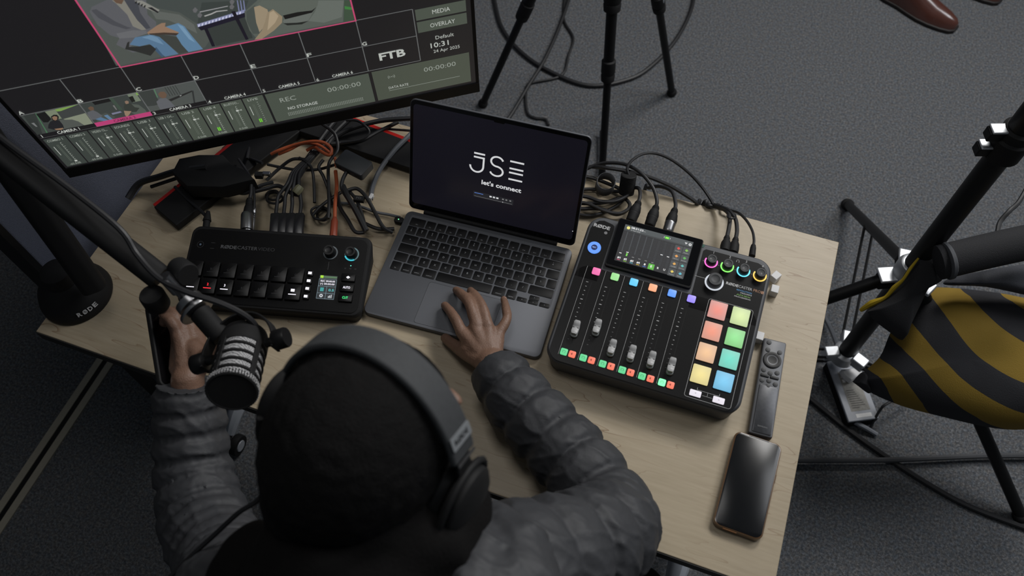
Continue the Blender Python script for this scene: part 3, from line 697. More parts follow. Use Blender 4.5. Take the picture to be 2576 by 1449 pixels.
# fader slots
slot = mat('fader_slot', rgb(6, 6, 6), .8)
mb = MB()
for c in range(6): mb.rect(.0357 + .0311 * c - .0007, .030, .0357 + .0311 * c + .0007, .146, .00090, slot, XF)
mb.build('fader_slots', mix)
cap = mat('fader_cap_grey', rgb(178, 178, 178), .4); capt = mat('fader_cap_base', rgb(120, 124, 122), .4)
fy = [.0540, .0660, .0405, .0405, .0400, .0395]
for c in range(6):
    x, y = .0352 + .0312 * c, fy[c] + .006
    mb = MB(); mb.rr(x, y - .003, .0115, .0240, .0045, .001, .0060, capt, XF, ch=.001)
    # scooped cap: a stack of narrow slices with a dished top
    vs = []; fs = []; K = 13; w = .0105
    for i in range(K):
        t = i / (K - 1); yy = y - .0115 + .023 * t; z = .0125 - .0035 * math.exp(-((t - .5) / .22) ** 2)
        hw = w / 2 * (1 - .25 * abs(2 * t - 1) ** 6)
        vs += [(x - hw, yy, .0055), (x - hw, yy, z - .0008), (x - hw + .0012, yy, z), (x + hw - .0012, yy, z), (x + hw, yy, z - .0008), (x + hw, yy, .0055)]
    for i in range(K - 1):
        for k in range(5): a = i * 6 + k; fs.append((a, a + 1, a + 7, a + 6))
    fs += [(0, 1, 2, 3, 4, 5), tuple((K - 1) * 6 + k for k in (5, 4, 3, 2, 1, 0))]
    mb.add(vs, [f[::-1] for f in fs], cap, XF)
    mb.rect(x - .0050, y - .0004, x - .0020, y + .0004, .0096, slot, XF); mb.rect(x + .0020, y - .0004, x + .0050, y + .0004, .0096, slot, XF)
    mb.build('fader', mix, origin=XF @ V(x, y, 0))
def btn(name, x, y, w, h, r, z, mt, sub=None, parent=mix, F=XF):
    m_ = MB(); m_.rr(x, y, w, h, r, .0004, z, mt, F, ch=.0005, seg=4)
    if sub: sub(m_)
    return m_.build(name, parent, origin=F @ V(x, y, 0))
ccol = [(228, 105, 165), (150, 215, 140), (95, 195, 240), (238, 165, 125), (95, 150, 240), (150, 135, 240)]
for c in range(6): btn('channel_button', .0376 + .0313 * c, .1665 - .0003 * c, .0130, .0118, .002, .0035, glow(*ccol[c], 1.15))
ink = mat('button_ink', rgb(60, 60, 60), .6)
for c in range(6):
    x, y = .0289 + .0311 * c, .0186 - .0004 * c
    g = glow(95, 205, 140, 1.1) if c < 5 else glow(120, 255, 165, 1.6)
    btn('listen_button', x, y, .0110, .0108, .002, .0028, g, lambda m_: m_.ring(x, y, .0018, .0023, .00285, glow(30, 110, 70), XF, -60, 240, 14))
    btn('mute_button', x + .0133, y - .0001, .0108, .0106, .002, .0028, glow(240, 120, 95, 1.05), lambda m_: (m_.poly([(x + .0115, y - .0008), (x + .0135, y - .0020), (x + .0135, y + .0020), (x + .0115, y + .0008)], .00285, glow(130, 40, 30), XF)))
# pads
def pad_mat(n, c0, c1):
    m_ = mat(n, (.02, .02, .02, 1), .5, em=rgb(*c1)); N_, L_ = nodes(m_)
    t_ = [k for k in N_ if k.type == 'TEX_COORD'][0]; ln = N_.new('ShaderNodeVectorMath'); ln.operation = 'LENGTH'
    L_.new(t_.outputs['Object'], ln.inputs[0]); mr = N_.new('ShaderNodeMapRange'); mr.inputs[1].default_value = 0; mr.inputs[2].default_value = .019
    mr.interpolation_type = 'SMOOTHSTEP'
    L_.new(ln.outputs['Value'], mr.inputs[0]); mm = N_.new('ShaderNodeMix'); mm.data_type = 'RGBA'; mm.inputs[6].default_value = rgb(*c0); mm.inputs[7].default_value = rgb(*c1)
    L_.new(mr.outputs[0], mm.inputs[0]); L_.new(mm.outputs[2], N_['Principled BSDF'].inputs['Emission Color']); return m_
PC = [((240, 140, 125), (205, 148, 140)), ((222, 240, 170), (190, 208, 152)), ((244, 152, 125), (208, 150, 132)), ((150, 232, 150), (135, 200, 130)),
      ((246, 198, 150), (212, 172, 140)), ((110, 222, 200), (118, 200, 182)), ((246, 228, 150), (216, 202, 140)), ((125, 205, 245), (112, 180, 215))]
for k in range(8):
    x = .2375 + (k % 2) * .0355 - (k // 2) * .0003; y = .1580 - (k // 2) * .0372
    btn('sound_pad', x, y, .0272, .0290, .0015, .0032, pad_mat('pad_%s' % 'abcdefgh'[k], *PC[k]))
for x, g in ((.2360, '<'), (.2712, '>')):
    btn('page_button', x, .0152, .0172, .0095, .0012, .0028, glow(232, 226, 236), lambda m_: m_.text(g, x, .0152, .003, ink, XF, .0029))
# record button
mb = MB(); mb.lathe([(.0110, .0004), (.0110, .0020), (.0105, .0026)], glow(95, 150, 245, 1.1), XF @ Matrix.Translation((.0222, .2075, 0)), 32)
mb.lathe([(.0052, .0020), (.0050, .0030)], mat('rec_cap', rgb(24, 44, 110), .4), XF @ Matrix.Translation((.0222, .2075, 0)), 24)
mb.text('REC', .0222, .2075, .0026, glow(150, 180, 240), XF, .0032, w=.0062, bold=.02); mb.build('record_button', mix)
mb = MB(); mb.lathe([(.0030, .0006), (.0028, .0014)], steel, XF @ Matrix.Translation((.0330 - .0005, .2395, 0)), 16); mb.build('sensor_dot', mix)
teal = mat('teal_status_dot', rgb(30, 90, 75), .5); mb = MB(); mb.lathe([(.0035, 0), (.0033, .0006)], teal, XF @ Matrix.Translation((.1890, .2640, 0)), 12); mb.build('status_dot', mix)
def knob(x, y, r, h, ringc, r0, r1, ang, F, parent, a0=0, a1=360, bodym=None, sr=None):
    m_ = MB(); T = F @ Matrix.Translation((x, y, 0))
    bm = bodym or mat('knob_rubber', rgb(58, 59, 61), .55)
    m_.lathe([(r * 1.02, .0008), (r, .003), (r * .96, h - .0008), (r * .90, h), (r * .62, h), (r * .55, h - .0006), (r * .2, h - .0011)], bm, T, 32)
    if ang is not None:
        a = math.radians(ang); c, s_ = math.cos(a), math.sin(a)
        q_ = [(r * .12, -.0003), (r * .50, -.0003), (r * .50, .0003), (r * .12, .0003)]
        m_.poly([(x + u * c - v * s_, y + u * s_ + v * c) for u, v in q_], h - .0002, white_print, F)
    k_ = m_.build('knob', parent, origin=F @ V(x, y, 0))
    m_ = MB(); m_.ring(x, y, r0, r1, .0014, ringc, F, a0, a1); m_.build('light_ring', k_)
    return k_
for i, (x, c, a) in enumerate(((.2088, (245, 110, 205), 200), (.2350, (140, 250, 110), 215), (.2612, (110, 225, 250), 215), (.2876, (250, 205, 95), -75))):
    knob(x, .2385 - .0003 * i, .0082, .0135, glow(*c, 1.25), .0086, .0108, a, XF, mix, 150, 390)
knob(.2215, .2045, .0118, .0140, glow(205, 210, 218), .0122, .0150, None, XF, mix, 120, 400)

# ------------------------------------------------------------------ video switcher
th2 = .25; SO = V(.213, .120, DT + .032)
SF = frame(SO, (math.cos(th2), math.sin(th2), 0), (-math.sin(th2) * .135, math.cos(th2) * .135, .028))
sw = thing('video_switcher', 'black video switcher box with two rows of square buttons', 'video switcher', V(.34, .24, DT))
SH = SF @ Matrix.Translation((-.004, -.008, -.0006))
mb = shell(SH, .311, .142, .016, DT, .006, soft); mb.build('body', sw)
mb = MB(); mb.rr(.1515, .063, .297, .128, .012, -.0007, .0004, panelblk, SF); mb.build('top_panel', sw)
bk = mat('switch_button', rgb(12, 12, 13), .35, spec=.3); wl = glow(232, 228, 240, 1.3); rl_ = glow(240, 40, 50, 1.5); dimp = mat('dim_legend', rgb(58, 58, 60), .5)
for k in range(7):
    for row in range(2):
        x, y = .0187 + .0286 * k, .0255 + .0292 * row
        def sub(m_):
            if row == 0 and k in (0, 1, 2, 6):
                g = rl_ if k == 1 else wl
                if k == 6: m_.rect(x - .0032, y + .0005, x + .0032, y + .0052, .0062, g, SF)
                else: m_.text(str(k + 1), x, y + .0025, .0042, g, SF, .0062, bold=.02)
                m_.rect(x - .0065, y - .0048, x + .0065, y - .0034, .0062, g, SF)
            else:
                m_.text('456'[k - 3] if row == 0 else 'ABCDEFG'[k], x, y + .0005, .0034, dimp, SF, .0062); m_.rect(x - .0065, y - .0052, x + .0065, y - .0046, .0062, dimp, SF)
        btn('input_button', x, y, .0262, .0268, .002, .006, bk, sub, sw, SF)
for k in range(4):
    x, y = .2127 + .0003 * (k < 3), .0610 - .0135 * k
    btn('scene_button', x, y, .0105, .0100, .0015, .004, bk, lambda m_: (m_.rect(x - .0030, y - .0022, x + .0030, y + .0022, .0042, wl, SF)), sw, SF)
mb = MB(); mb.rect(.2290, .0185, .2588, .0600, .0006, glow(36, 40, 44), SF)
fr2 = glow(120, 140, 150)
outline(mb, .2439, .0365, .0298, .0345, .001, .0005, .0008, fr2, SF)
for y in (.0290, .0410): mb.rect(.2295, y - .0003, .2583, y + .0003, .0008, fr2, SF)
mb.rect(.2436, .0198, .2442, .0410, .0008, fr2, SF)
mb.rect(.2300, .0555, .2583, .0590, .0007, glow(80, 110, 80), SF); mb.rect(.2305, .0550, .2355, .0595, .0009, glow(170, 225, 60), SF)
mb.text('REC 00:00:00', .2440, .0500, .0030, wl, SF, .0009, w=.0240, bold=.01); mb.text('(\u2022) 00:00:00', .2440, .0452, .0030, wl, SF, .0009, w=.0240, bold=.01)
mb.rect(.2335, .0320, .2395, .0385, .0009, glow(60, 150, 150), SF); mb.text('0.5', .2520, .0350, .0040, glow(90, 190, 190), SF, .0009, w=.0090, bold=.02)
mb.ring(.2368, .0245, .0012, .0030, .0009, glow(200, 205, 210), SF, seg=14)
for x, h in ((.2485, .004), (.2505, .0055), (.2530, .007)): mb.rect(x, .0215, x + .0014, .0215 + h * .8, .0009, glow(200, 205, 210), SF)
mb.build('screen', sw, smooth=0)
def eye(m_): m_.ring(.2777, .0580, .0014, .0022, .0052, wl, SF, seg=14); m_.poly([(.2742, .058), (.2777, .0604), (.2812, .058), (.2777, .0556)], .0051, wl, SF)
btn('preview_button', .2777, .0580, .0230, .0135, .0015, .005, bk, eye, sw, SF)
btn('auto_button', .2778, .0405, .0230, .0135, .0015, .005, bk, lambda m_: m_.text('AUTO', .2778, .0405, .0040, wl, SF, .0052, w=.0120, bold=.02), sw, SF)
btn('cut_button', .2780, .0230, .0230, .0135, .0015, .005, bk, lambda m_: m_.text('CUT', .2780, .0230, .0040, glow(60, 235, 130, 1.3), SF, .0052, w=.0095, bold=.02), sw, SF)
kd = mat('knob_black', rgb(14, 14, 15), .5)
knob(.2405, .1000, .0095, .0150, mat('ring_unlit', rgb(110, 118, 122), .4), .0100, .0122, None, SF, sw, 0, 360, kd)
k2 = knob(.2765, .1000, .0095, .0150, mat('ring_unlit2', rgb(120, 150, 155), .4), .0100, .0122, None, SF, sw, 0, 360, kd)
mb = MB(); mb.ring(.2765, .1000, .0098, .0123, .0018, glow(60, 175, 190, 1.2), SF, 200, 300, 20); mb.build('lit_segment', k2)
mb = MB()
mb.text('R\u00d8DE', .0665, .0975, .0058, dim_print, SF, .0006, w=.0275, bold=.03); mb.text('CASTER', .0985, .0978, .0058, dim_print, SF, .0006, w=.0345)
mb.text('VIDEO', .1310, .0980, .0058, dimp, SF, .0006, w=.0290); mb.rect(.2402, .0700, .2406, .0840, .0006, dim_print, SF)
mb.ring(.0172, .0985, .0052, .0058, .0006, dimp, SF, seg=24); mb.ring(.0172, .0985, 0, .0018, .0006, glow(50, 62, 74), SF, seg=12); mb.ring(.2778, .0800, 0, .0010, .0006, glow(110, 240, 215), SF, seg=10)
for x in (.2690, .2775, .2860): mb.text('o)', x, .0750, .0020, dim_print, SF, .0006, w=.003)
for y in (.0985 + .004, .0985 - .006): mb.rect(.0350, y, .0420, y + .0008, .0006, dimp, SF)
mb.build('panel_print', sw, smooth=0)

# ------------------------------------------------------------------ remote and phone
c0, c1 = P(1912, 1096, DT + .012), P(1950, 856, DT + .012)
yd = (c1 - c0); yd.z = 0; L_ = yd.length; yd.normalize(); xd = V(yd.y, -yd.x, 0)
RF = frame(V(c0.x, c0.y, DT), xd, yd)
rem = thing('remote_control', 'slim dark grey remote control lying beside the mixer', 'remote control', RF @ V(0, L_ / 2, 0))
rg = mat('remote_grey', rgb(78, 79, 82), .42, .3); rg2 = mat('remote_brushed', rgb(62, 63, 66), .35, .5, nscale=200, namt=.3)
Wr = .036
mb = MB(); mb.rr(0, L_ / 2, Wr, L_, .003, .0, .0135, rg, RF, ch=.0025); mb.build('body', rem)
mb = MB(); mb.rr(.001, L_ * .26, Wr - .007, L_ * .48, .0025, .0132, .0145, rg2, RF, ch=.0006); mb.build('lower_cover', rem)
bt = mat('remote_button', rgb(40, 41, 43), .5)
mb = MB(); T = RF @ Matrix.Translation((.000, L_ * .775, 0))
mb.lathe([(.0145, .0132), (.0142, .0150), (.0125, .0156), (.0100, .0150)], black, T, 32); mb.build('ring_button', rem)
mb = MB(); mb.lathe([(.0092, .0140), (.0088, .0152), (.005, .0148)], rg, T, 28); mb.build('select_button', rem)
for x, y in ((-.009, .955), (-.009, .875), (.0095, .875), (-.0105, .655), (0, .635), (.0105, .655), (-.0105, .545), (0, .555), (.0105, .535), (0, .500)):
    mb = MB(); mb.lathe([(.0040, .0132), (.0038, .0143), (.0025, .0146)], bt, RF @ Matrix.Translation((x, L_ * y, 0)), 14); mb.build('button', rem, origin=RF @ V(x, L_ * y, 0))
for x in (-.0075, .0075):
    mb = MB(); mb.rr(x, L_ * .598, .0135, .0048, .0015, .0132, .0150, black, RF, ch=.0005); mb.build('rocker_button', rem)
mb = MB(); mb.text('SAMSUNG', .001, L_ * .085, .0022, dim_print, RF, .0147, w=.0150, bold=.02); mb.build('lettering', rem)

p00, p10, p11, p01 = [P(*q_, DT + .011) for q_ in ((1792, 1320), (1915, 1361), (1971, 1118), (1849, 1084))]
yd = ((p01 - p00) + (p11 - p10)); yd.z = 0; yd.normalize(); xd = V(yd.y, -yd.x, 0); ce = (p00 + p10 + p11 + p01) / 4
wP = ((p10 - p00).length + (p11 - p01).length) / 2; hP = ((p01 - p00).length + (p11 - p10).length) / 2
PF = frame(V(ce.x, ce.y, DT), xd, yd)
ph = thing('smartphone', 'black smartphone in a clear amber case lying on the desk', 'phone', PF @ V(0, 0, 0))
case = mat('amber_clear_case', rgb(96, 70, 46), .25, coat=.5)
mb = MB(); mb.rr(0, 0, wP, hP, .011, 0, .0125, case, PF, ch=.0022, seg=8); mb.build('case', ph)
pscr = mat('phone_screen', rgb(22, 23, 25), .22, spec=.25)
mb = MB(); mb.rr(0, 0, wP - .0045, hP - .0045, .0095, .0120, .0130, pscr, PF, ch=.0003, seg=8); mb.build('screen', ph)
mb = MB(); mb.rr(0, hP / 2 - .0026, wP * .42, .0012, .0005, .0128, .0133, chrome, PF); mb.build('earpiece', ph)
mb = MB(); mb.rr(-.010, -hP / 2 + .0002, .020, .0014, .0006, .0070, .0110, mat('orange_port', rgb(150, 100, 55), .4), PF); mb.build('port_edge', ph)
mb = MB(); mb.box(wP / 2 - .0002, .015, .005, wP / 2 + .0008, .028, .009, case, PF); mb.build('side_button', ph)

# white plugs in the side of the mixer
for (x, y, z, a), lb in (((1952, 694, DT + .012, -.5), 'small white plug sticking out beside the orange ringed knob'), ((1949, 728, DT + .012, .0), 'small white block plug on the desk right of the mixer, nearest its logo'), ((1911, 846, DT + .012, .0), 'small white plug half hidden between the mixer and the remote')):
    c = P(x, y, z); F = Matrix.Translation((c.x, c.y, DT)) @ Matrix.Rotation(a, 4, 'Z')
    mb = MB(); mb.cbox(0, 0, .0125, .0150, 0, .0150, whitep, F);
    o = mb.build('white_plug', bevel=.001); tag(o, lb, 'plug', 'white plugs beside the mixer')

# ------------------------------------------------------------------ cables
def cable(pts, r, mt, label, name='cable', group=None, parent=None, seg=8, cat='cable'):
    mb = MB(); mb.tube(pts, r, mt, seg, smooth=6); o = mb.build(name, parent)
    if not parent: tag(o, label, cat, group)
    return o
def pts(l, z0=DT):
    return [P(x, y, z0 + z) for x, y, z in l]
def xlr(tip, back, label, silver, cab, cr=.0033, group='xlr cables into the mixer', cm=None):
    cm = cm or cable_blk
    t = thing('xlr_cable', label, 'cable', (tip.x, tip.y, DT), group)
    M = axis(tip, back); Ln = (back - tip).length; k = Ln / .062
    mb = MB(); pm = steel if silver else soft
    mb.lathe([(.0080, -.004 * k), (.0093, 0), (.0093, .016 * k), (.0098, .018 * k), (.0098, .021 * k), (.0090, .023 * k)], pm, M, 20); mb.build('connector_shell', t)
    mb = MB(); mb.lathe([(.0090, .022 * k), (.0098, .025 * k), (.0094, .029 * k), (.0099, .031 * k), (.0080, .045 * k), (.0062, .050 * k), (.0066, .051 * k), (.0060, .053 * k), (.0064, .054 * k), (.0058, .056 * k), (.0062, .057 * k), (.0048, .062 * k)], soft, M, 20); mb.build('connector_boot', t)
    mb = MB(); mb.tube([back - (back - tip).normalized() * .004] + cab, cr, cm, 10, smooth=6); mb.build('cord', t)
    return t
def drop(p, dx=0):
    y = max(p.y, DD + .012)
    return [V(p.x + dx * .2, y, DT - .03), V(p.x + dx * .6, y + .005, .40), V(p.x + dx, y + .01, .06), V(p.x + dx, y + .05, .008)]
def mixback(u): return XF @ V(u, .262, -.014)
C4 = lambda x, y: (1440 + x / 3.623, 360 + y / 3.623)
def c4p(l, base=DT): return [P(*C4(x, y), base + z) for x, y, z in l]
xlr(P(*C4(535, 705), DT + .040), P(*C4(605, 535), DT + .040), 'leftmost black XLR cable plugged into the back of the mixer', False, c4p([(618, 470, .04), (600, 410, .035), (520, 415, .02), (420, 440, .012), (300, 430, .008), (140, 420, .006), (0, 440, .006)]))
xlr(P(*C4(705, 745), DT + .040), P(*C4(765, 575), DT + .040), 'middle black XLR cable with a black plug in the back of the mixer', False, c4p([(770, 520, .045), (730, 400, .05), (620, 270, .05), (480, 195, .04), (320, 180, .03), (200, 205, .02), (60, 260, .012), (-100, 280, .008)]))
xlr(P(*C4(870, 800), DT + .040), P(*C4(935, 600), DT + .040), 'rightmost XLR cable with a silver and black plug in the back of the mixer', True, c4p([(940, 550, .042), (905, 440, .04), (800, 395, .03), (700, 410, .012)]) + drop(P(*C4(660, 400), DT)))
cg2 = 'black cable loops between the laptop and the mixer'
dk = cable_blk
cable(c4p([(60, 600, .012), (250, 600, .012), (400, 650, .01), (500, 610, .012), (520, 550, .014), (450, 500, .012), (300, 540, .008), (120, 550, .008), (-60, 540, .008)]), .0034, dk, 'black cable loop lying closest to the mixer corner by the laptop', group=cg2)
cable(c4p([(-60, 470, .02), (130, 490, .02), (250, 530, .022), (380, 530, .022), (480, 490, .022), (510, 460, .024)]), .0034, dk, 'black cable bending into the lower end of the ribbed sleeve', group=cg2)
cable(c4p([(-60, 620, .006), (120, 660, .006), (260, 640, .006), (420, 560, .005), (500, 480, .006)]), .0030, dk, 'black cable running flat under the loops at the laptop edge', group=cg2)
cable(c4p([(-60, 560, .018), (110, 545, .018), (300, 620, .020), (430, 640, .020), (510, 600, .016)]), .0030, dk, 'black cable crossing over the lowest loop beside the laptop', group=cg2)
cable(c4p([(-60, 300, .008), (150, 310, .008), (350, 380, .008), (440, 420, .01)]), .0034, dk, 'black cable coming out straight from behind the laptop lid', group=cg2)
cable(c4p([(160, 215, .012), (300, 225, .03), (520, 260, .035), (700, 310, .03), (880, 385, .02), (1010, 460, .012), (1135, 548, .004)]) + drop(P(*C4(1150, 556), DT)), .0035, dk, 'long black cable running over the back edge of the desk')
# velcro strap loop
mb = MB(); ring = [P(*C4(295 + 88 * math.cos(a), 385 + 80 * math.sin(a) - 10), DT + .030 + .012 * math.cos(a)) for a in [math.radians(k * 20) for k in range(19)]]
vs = []; fs = []
for p in ring: vs += [p + V(0, 0, -.009), p + V(.002, .001, .009)]
for i in range(len(ring) - 1): fs.append((2 * i, 2 * i + 1, 2 * i + 3, 2 * i + 2))
mb.add(vs, fs, mat('strap_grey', rgb(72, 73, 76), .7)); o = mb.build('cable_tie'); sm = o.modifiers.new('thick', 'SOLIDIFY'); sm.thickness = .0016
tag(o, 'grey hook and loop cable tie curled in a ring among the cables', 'cable tie')
# ribbed sleeve
a_, b_ = P(*C4(490, 455), DT + .016), P(*C4(515, 285), DT + .050)
M = axis(a_, b_); Ln = (b_ - a_).length; pr = [(.0125, 0)]
for k in range(14): pr += [(.0140, Ln * (k + .15) / 14), (.0140, Ln * (k + .6) / 14), (.0130, Ln * (k + .8) / 14)]
pr += [(.0125, Ln), (.004, Ln)]
mb = MB(); mb.lathe([(.011, 0), (.011, -.0001)] and pr, soft, M, 24); o = mb.build('ribbed_sleeve')
tag(o, 'black ribbed cylindrical sleeve leaning on the cable loops', 'cable sleeve')
cable([b_ - V(0, 0, .002)] + c4p([(500, 230, .055), (540, 160, .06), (640, 100, .06), (760, 95, .055), (900, 150, .05), (1060, 270, .03), (1180, 400, .012), (1250, 500, .008), (1290, 570, .006)]) + drop(P(*C4(1300, 580), DT), .05), .0026, dk, 'thin grey black cable arching high from the ribbed sleeve')
# usb cables at the back right of the mixer
for tip, back, cb, lb in (((1388, 985), (1410, 850), [(1425, 780, .045), (1435, 700, .045), (1420, 640, .04), (1370, 600, .02), (1290, 578, .006), (1230, 572, .004)], 'left one of the two USB cables tied together behind the mixer'), ((1462, 1000), (1490, 865), [(1500, 790, .045), (1485, 690, .045), (1430, 620, .04), (1360, 585, .02), (1280, 560, .006), (1225, 556, .004)], 'right one of the two USB cables tied together behind the mixer')):
    a_, b_ = P(*C4(*tip), DT + .045), P(*C4(*back), DT + .045)
    t = thing('usb_cable', lb, 'cable', (a_.x, a_.y, DT), 'usb cables behind the mixer'); M = axis(a_, b_); Ln = (b_ - a_).length
    mb = MB(); mb.lathe([(.0085, 0), (.0088, Ln * .3), (.0080, Ln * .55), (.0050, Ln * .8), (.0055, Ln * .85), (.0042, Ln)], soft, M, 16); mb.build('plug', t)
    mb = MB(); mb.tube([b_] + c4p(cb) + drop(P(*C4(1215, 560), DT), -.05 + .02 * len(lb) % .04), .0035, dk, 10, smooth=6); mb.build('cord', t)
a_, b_ = P(*C4(1636, 1030), DT + .045), P(*C4(1650, 930), DT + .045)
t = thing('audio_cable', 'thin black cable with a slim jack plug, nearest the right corner of the mixer', 'cable', (a_.x, a_.y, DT)); M = axis(a_, b_); Ln = (b_ - a_).length
mb = MB(); mb.lathe([(.0055, 0), (.0050, Ln * .7), (.0038, Ln)], soft, M, 14); mb.build('plug', t)
mb = MB(); mb.tube([b_] + c4p([(1655, 880, .045), (1640, 800, .045), (1590, 710, .04), (1520, 640, .03), (1450, 615, .012), (1370, 590, .008)]) + drop(P(*C4(1350, 588), DT), .02), .0024, dk, 8, smooth=6); mb.build('cord', t)
kn = [P(*C4(1450 + 38 * math.cos(a), 665 + 24 * math.sin(a)), DT + .046 + .008 * math.sin(a)) for a in [math.radians(k * 30) for k in range(13)]]
cable(kn, .0016, dk, 'thin black wire tie wound around the two USB cables', name='wire_tie', cat='cable tie')

# tangle behind the video switcher
C2 = lambda x, y: (640 + x / 4.262, 280 + y / 4.262)
def c2p(l, base=DT): return [P(*C2(x, y), base + z) for x, y, z in l]
tg = 'black cables tangled behind the video switcher'
TL = [
 ([(1700, 75, .035), (1400, 95, .035), (1180, 140, .035), (980, 210, .032), (850, 290, .03), (800, 350, .03), (740, 430, .03)], .0048, 'thick black cable arching out from behind the laptop lid under the monitor'),
 ([(1540, 115, .02), (1330, 220, .02), (1150, 310, .022), (950, 335, .026), (820, 350, .03)], .0040, 'black cable below the thick arching one, near the red trimmed leg'),
 ([(980, 95, .05), (1100, 100, .05), (1190, 160, .05), (1230, 230, .045), (1150, 300, .04), (930, 340, .036)], .0026, 'thin black cable making a round hook below the monitor corner'),
 ([(900, 60, .03), (780, 210, .03), (700, 320, .03), (600, 460, .035), (500, 600, .04)], .0045, 'grey black cable descending from the monitor edge, left of the pair'),
 ([(1040, 60, .026), (900, 190, .026), (800, 310, .026), (640, 480, .03), (520, 640, .035), (420, 800, .04)], .0045, 'grey black cable descending from the monitor edge, right of the pair'),
 ([(700, 120, .06), (830, 210, .055), (880, 290, .05), (890, 420, .045), (800, 560, .04), (795, 800, .035), (800, 1000, .035), (790, 1150, .035)], .0032, 'black cable hanging past the small black hub down to the switcher'),
 ([(500, 180, .014), (800, 200, .014), (1200, 180, .014), (1700, 210, .014)], .0024, 'thin black cable stretched flat along the desk towards the laptop'),
 ([(560, 520, .03), (410, 515, .03), (270, 610, .02), (130, 740, .015)], .0032, 'short black cable slanting towards the coiled cables'),
 ([(140, 570, .02), (280, 600, .02), (480, 630, .02), (700, 620, .022), (900, 560, .03)], .0028, 'thin black cable crossing the others sideways'),
 ([(480, 500, .045), (580, 560, .045), (630, 680, .03), (645, 980, .02)], .0030, 'black cable dropping straight down left of the orange one'),
 ([(740, 520, .045), (690, 600, .04), (740, 700, .03), (800, 860, .02), (830, 1000, .015)], .0032, 'black cable bending around the middle of the tangle'),
 ([(1000, 850, .035), (1100, 830, .035), (1200, 920, .035), (1290, 1080, .03), (1380, 1240, .02), (1480, 1300, .01)], .0036, 'black cable arching over the desk left of the laptop'),
 ([(1020, 860, .03), (1100, 960, .03), (1150, 1100, .03), (1190, 1250, .03)], .0034, 'black cable running down to the right corner of the switcher'),
 ([(890, 880, .025), (920, 1030, .025), (1000, 1160, .025), (1080, 1290, .025), (1180, 1300, .025)], .0036, 'black cable sagging to the right end of the switcher'),
 ([(950, 800, .045), (1010, 930, .045), (1100, 1080, .04), (1200, 1280, .03)], .0052, 'thickest black cable slanting down beside the laptop'),
 ([(930, 870, .02), (830, 930, .02), (700, 1030, .02), (620, 1120, .015)], .0032, 'black cable slanting left under the hub'),
 ([(1180, 1200, .012), (1330, 1260, .010), (1500, 1260, .008)], .0036, 'black cable lying between the switcher and the laptop corner'),
 ([(-40, 870, .03), (120, 830, .03), (260, 800, .03), (400, 880, .035), (500, 900, .03)], .0040, 'black cable lying across the tops of the four plugs'),
 ([(-250, 850, .02), (-100, 880, .03), (60, 800, .035), (200, 760, .03)], .0034, 'black cable reaching left towards the silver plug'),
]
for l, r_c, lb in TL: cable(c2p(l), r_c * .95, dk, lb, group=tg)
for k, (cx0, cy0, rx, ry, lb) in enumerate(((200, 900, 75, 50, 'small black cable coil on the left of the tangle'), (215, 930, 85, 58, 'small black cable coil under the other left one'), (735, 1110, 70, 60, 'small black cable coil left of the orange cable'), (700, 1090, 90, 70, 'wide black cable coil left of the orange cable'))):
    l = [(cx0 + rx * math.cos(a) * (1 + .1 * math.sin(3 * a + k)), cy0 + ry * math.sin(a), .008 + .008 * (k % 2) + .004 * math.sin(a)) for a in [math.radians(q_ * 30) for q_ in range(0, 25 if k > 1 else 13)]]
    cable(c2p(l), .0022, dk, lb, name='cable_coil', group='coils in the cable tangle')
orange = mat('orange_cable', rgb(178, 88, 52), .45)
og = 'orange cables in the tangle'
ob = c2p([(870, 640, .03), (882, 800, .03), (865, 1000, .035), (862, 1140, .036)])
t = thing('orange_usb_cable', 'orange cable with a long orange plug standing behind the switcher', 'cable', (ob[-1].x, ob[-1].y, DT)); mb = MB(); mb.tube(ob, .0034, orange, 10, smooth=6); mb.build('cord', t)
a_, b_ = P(*C2(845, 1350), DT + .036), ob[-1]; mb = MB(); mb.tube([b_, b_ * .8 + a_ * .2, a_], [.0035, .0062, .0068], mat('dark_orange_plug', rgb(140, 62, 40), .5), 10, smooth=0); mb.build('plug', t)
cable(c2p([(180, 460, .05), (260, 420, .055), (400, 370, .055), (600, 325, .06), (740, 335, .06), (825, 400, .055), (800, 470, .05), (700, 420, .05), (640, 385, .045), (560, 420, .04)]), .0030, orange, 'orange cable coiled over the monitor leg', group=og)
cable(c2p([(260, 460, .045), (380, 410, .05), (520, 345, .052), (680, 360, .05), (790, 430, .045), (860, 500, .04), (880, 600, .035)]), .0028, orange, 'second orange cable loop running down to the switcher', group=og)
greyc = cable_gry
cable(c2p([(1720, 200, .03), (1650, 270, .03), (1500, 420, .025), (1350, 620, .012), (1270, 800, .006), (1245, 945, .005)]), .0045, greyc, 'thick grey cable curving down the desk left of the laptop lid')
cable(c2p([(820, 1010, .006), (930, 985, .005), (1100, 1010, .005), (1300, 1080, .006), (1450, 1110, .006), (1560, 1137, .008)]), .0026, greyc, 'thin grey charging cable leading to the green light on the laptop')
mb = MB(); c = P(*C2(1258, 940), DT); mb.cbox(0, 0, .006, .012, .001, .010, whitep, Matrix.Translation(c)); tag(mb.build('cable_clip', bevel=.001), 'tiny white clip at the end of the thick grey cable', 'clip')
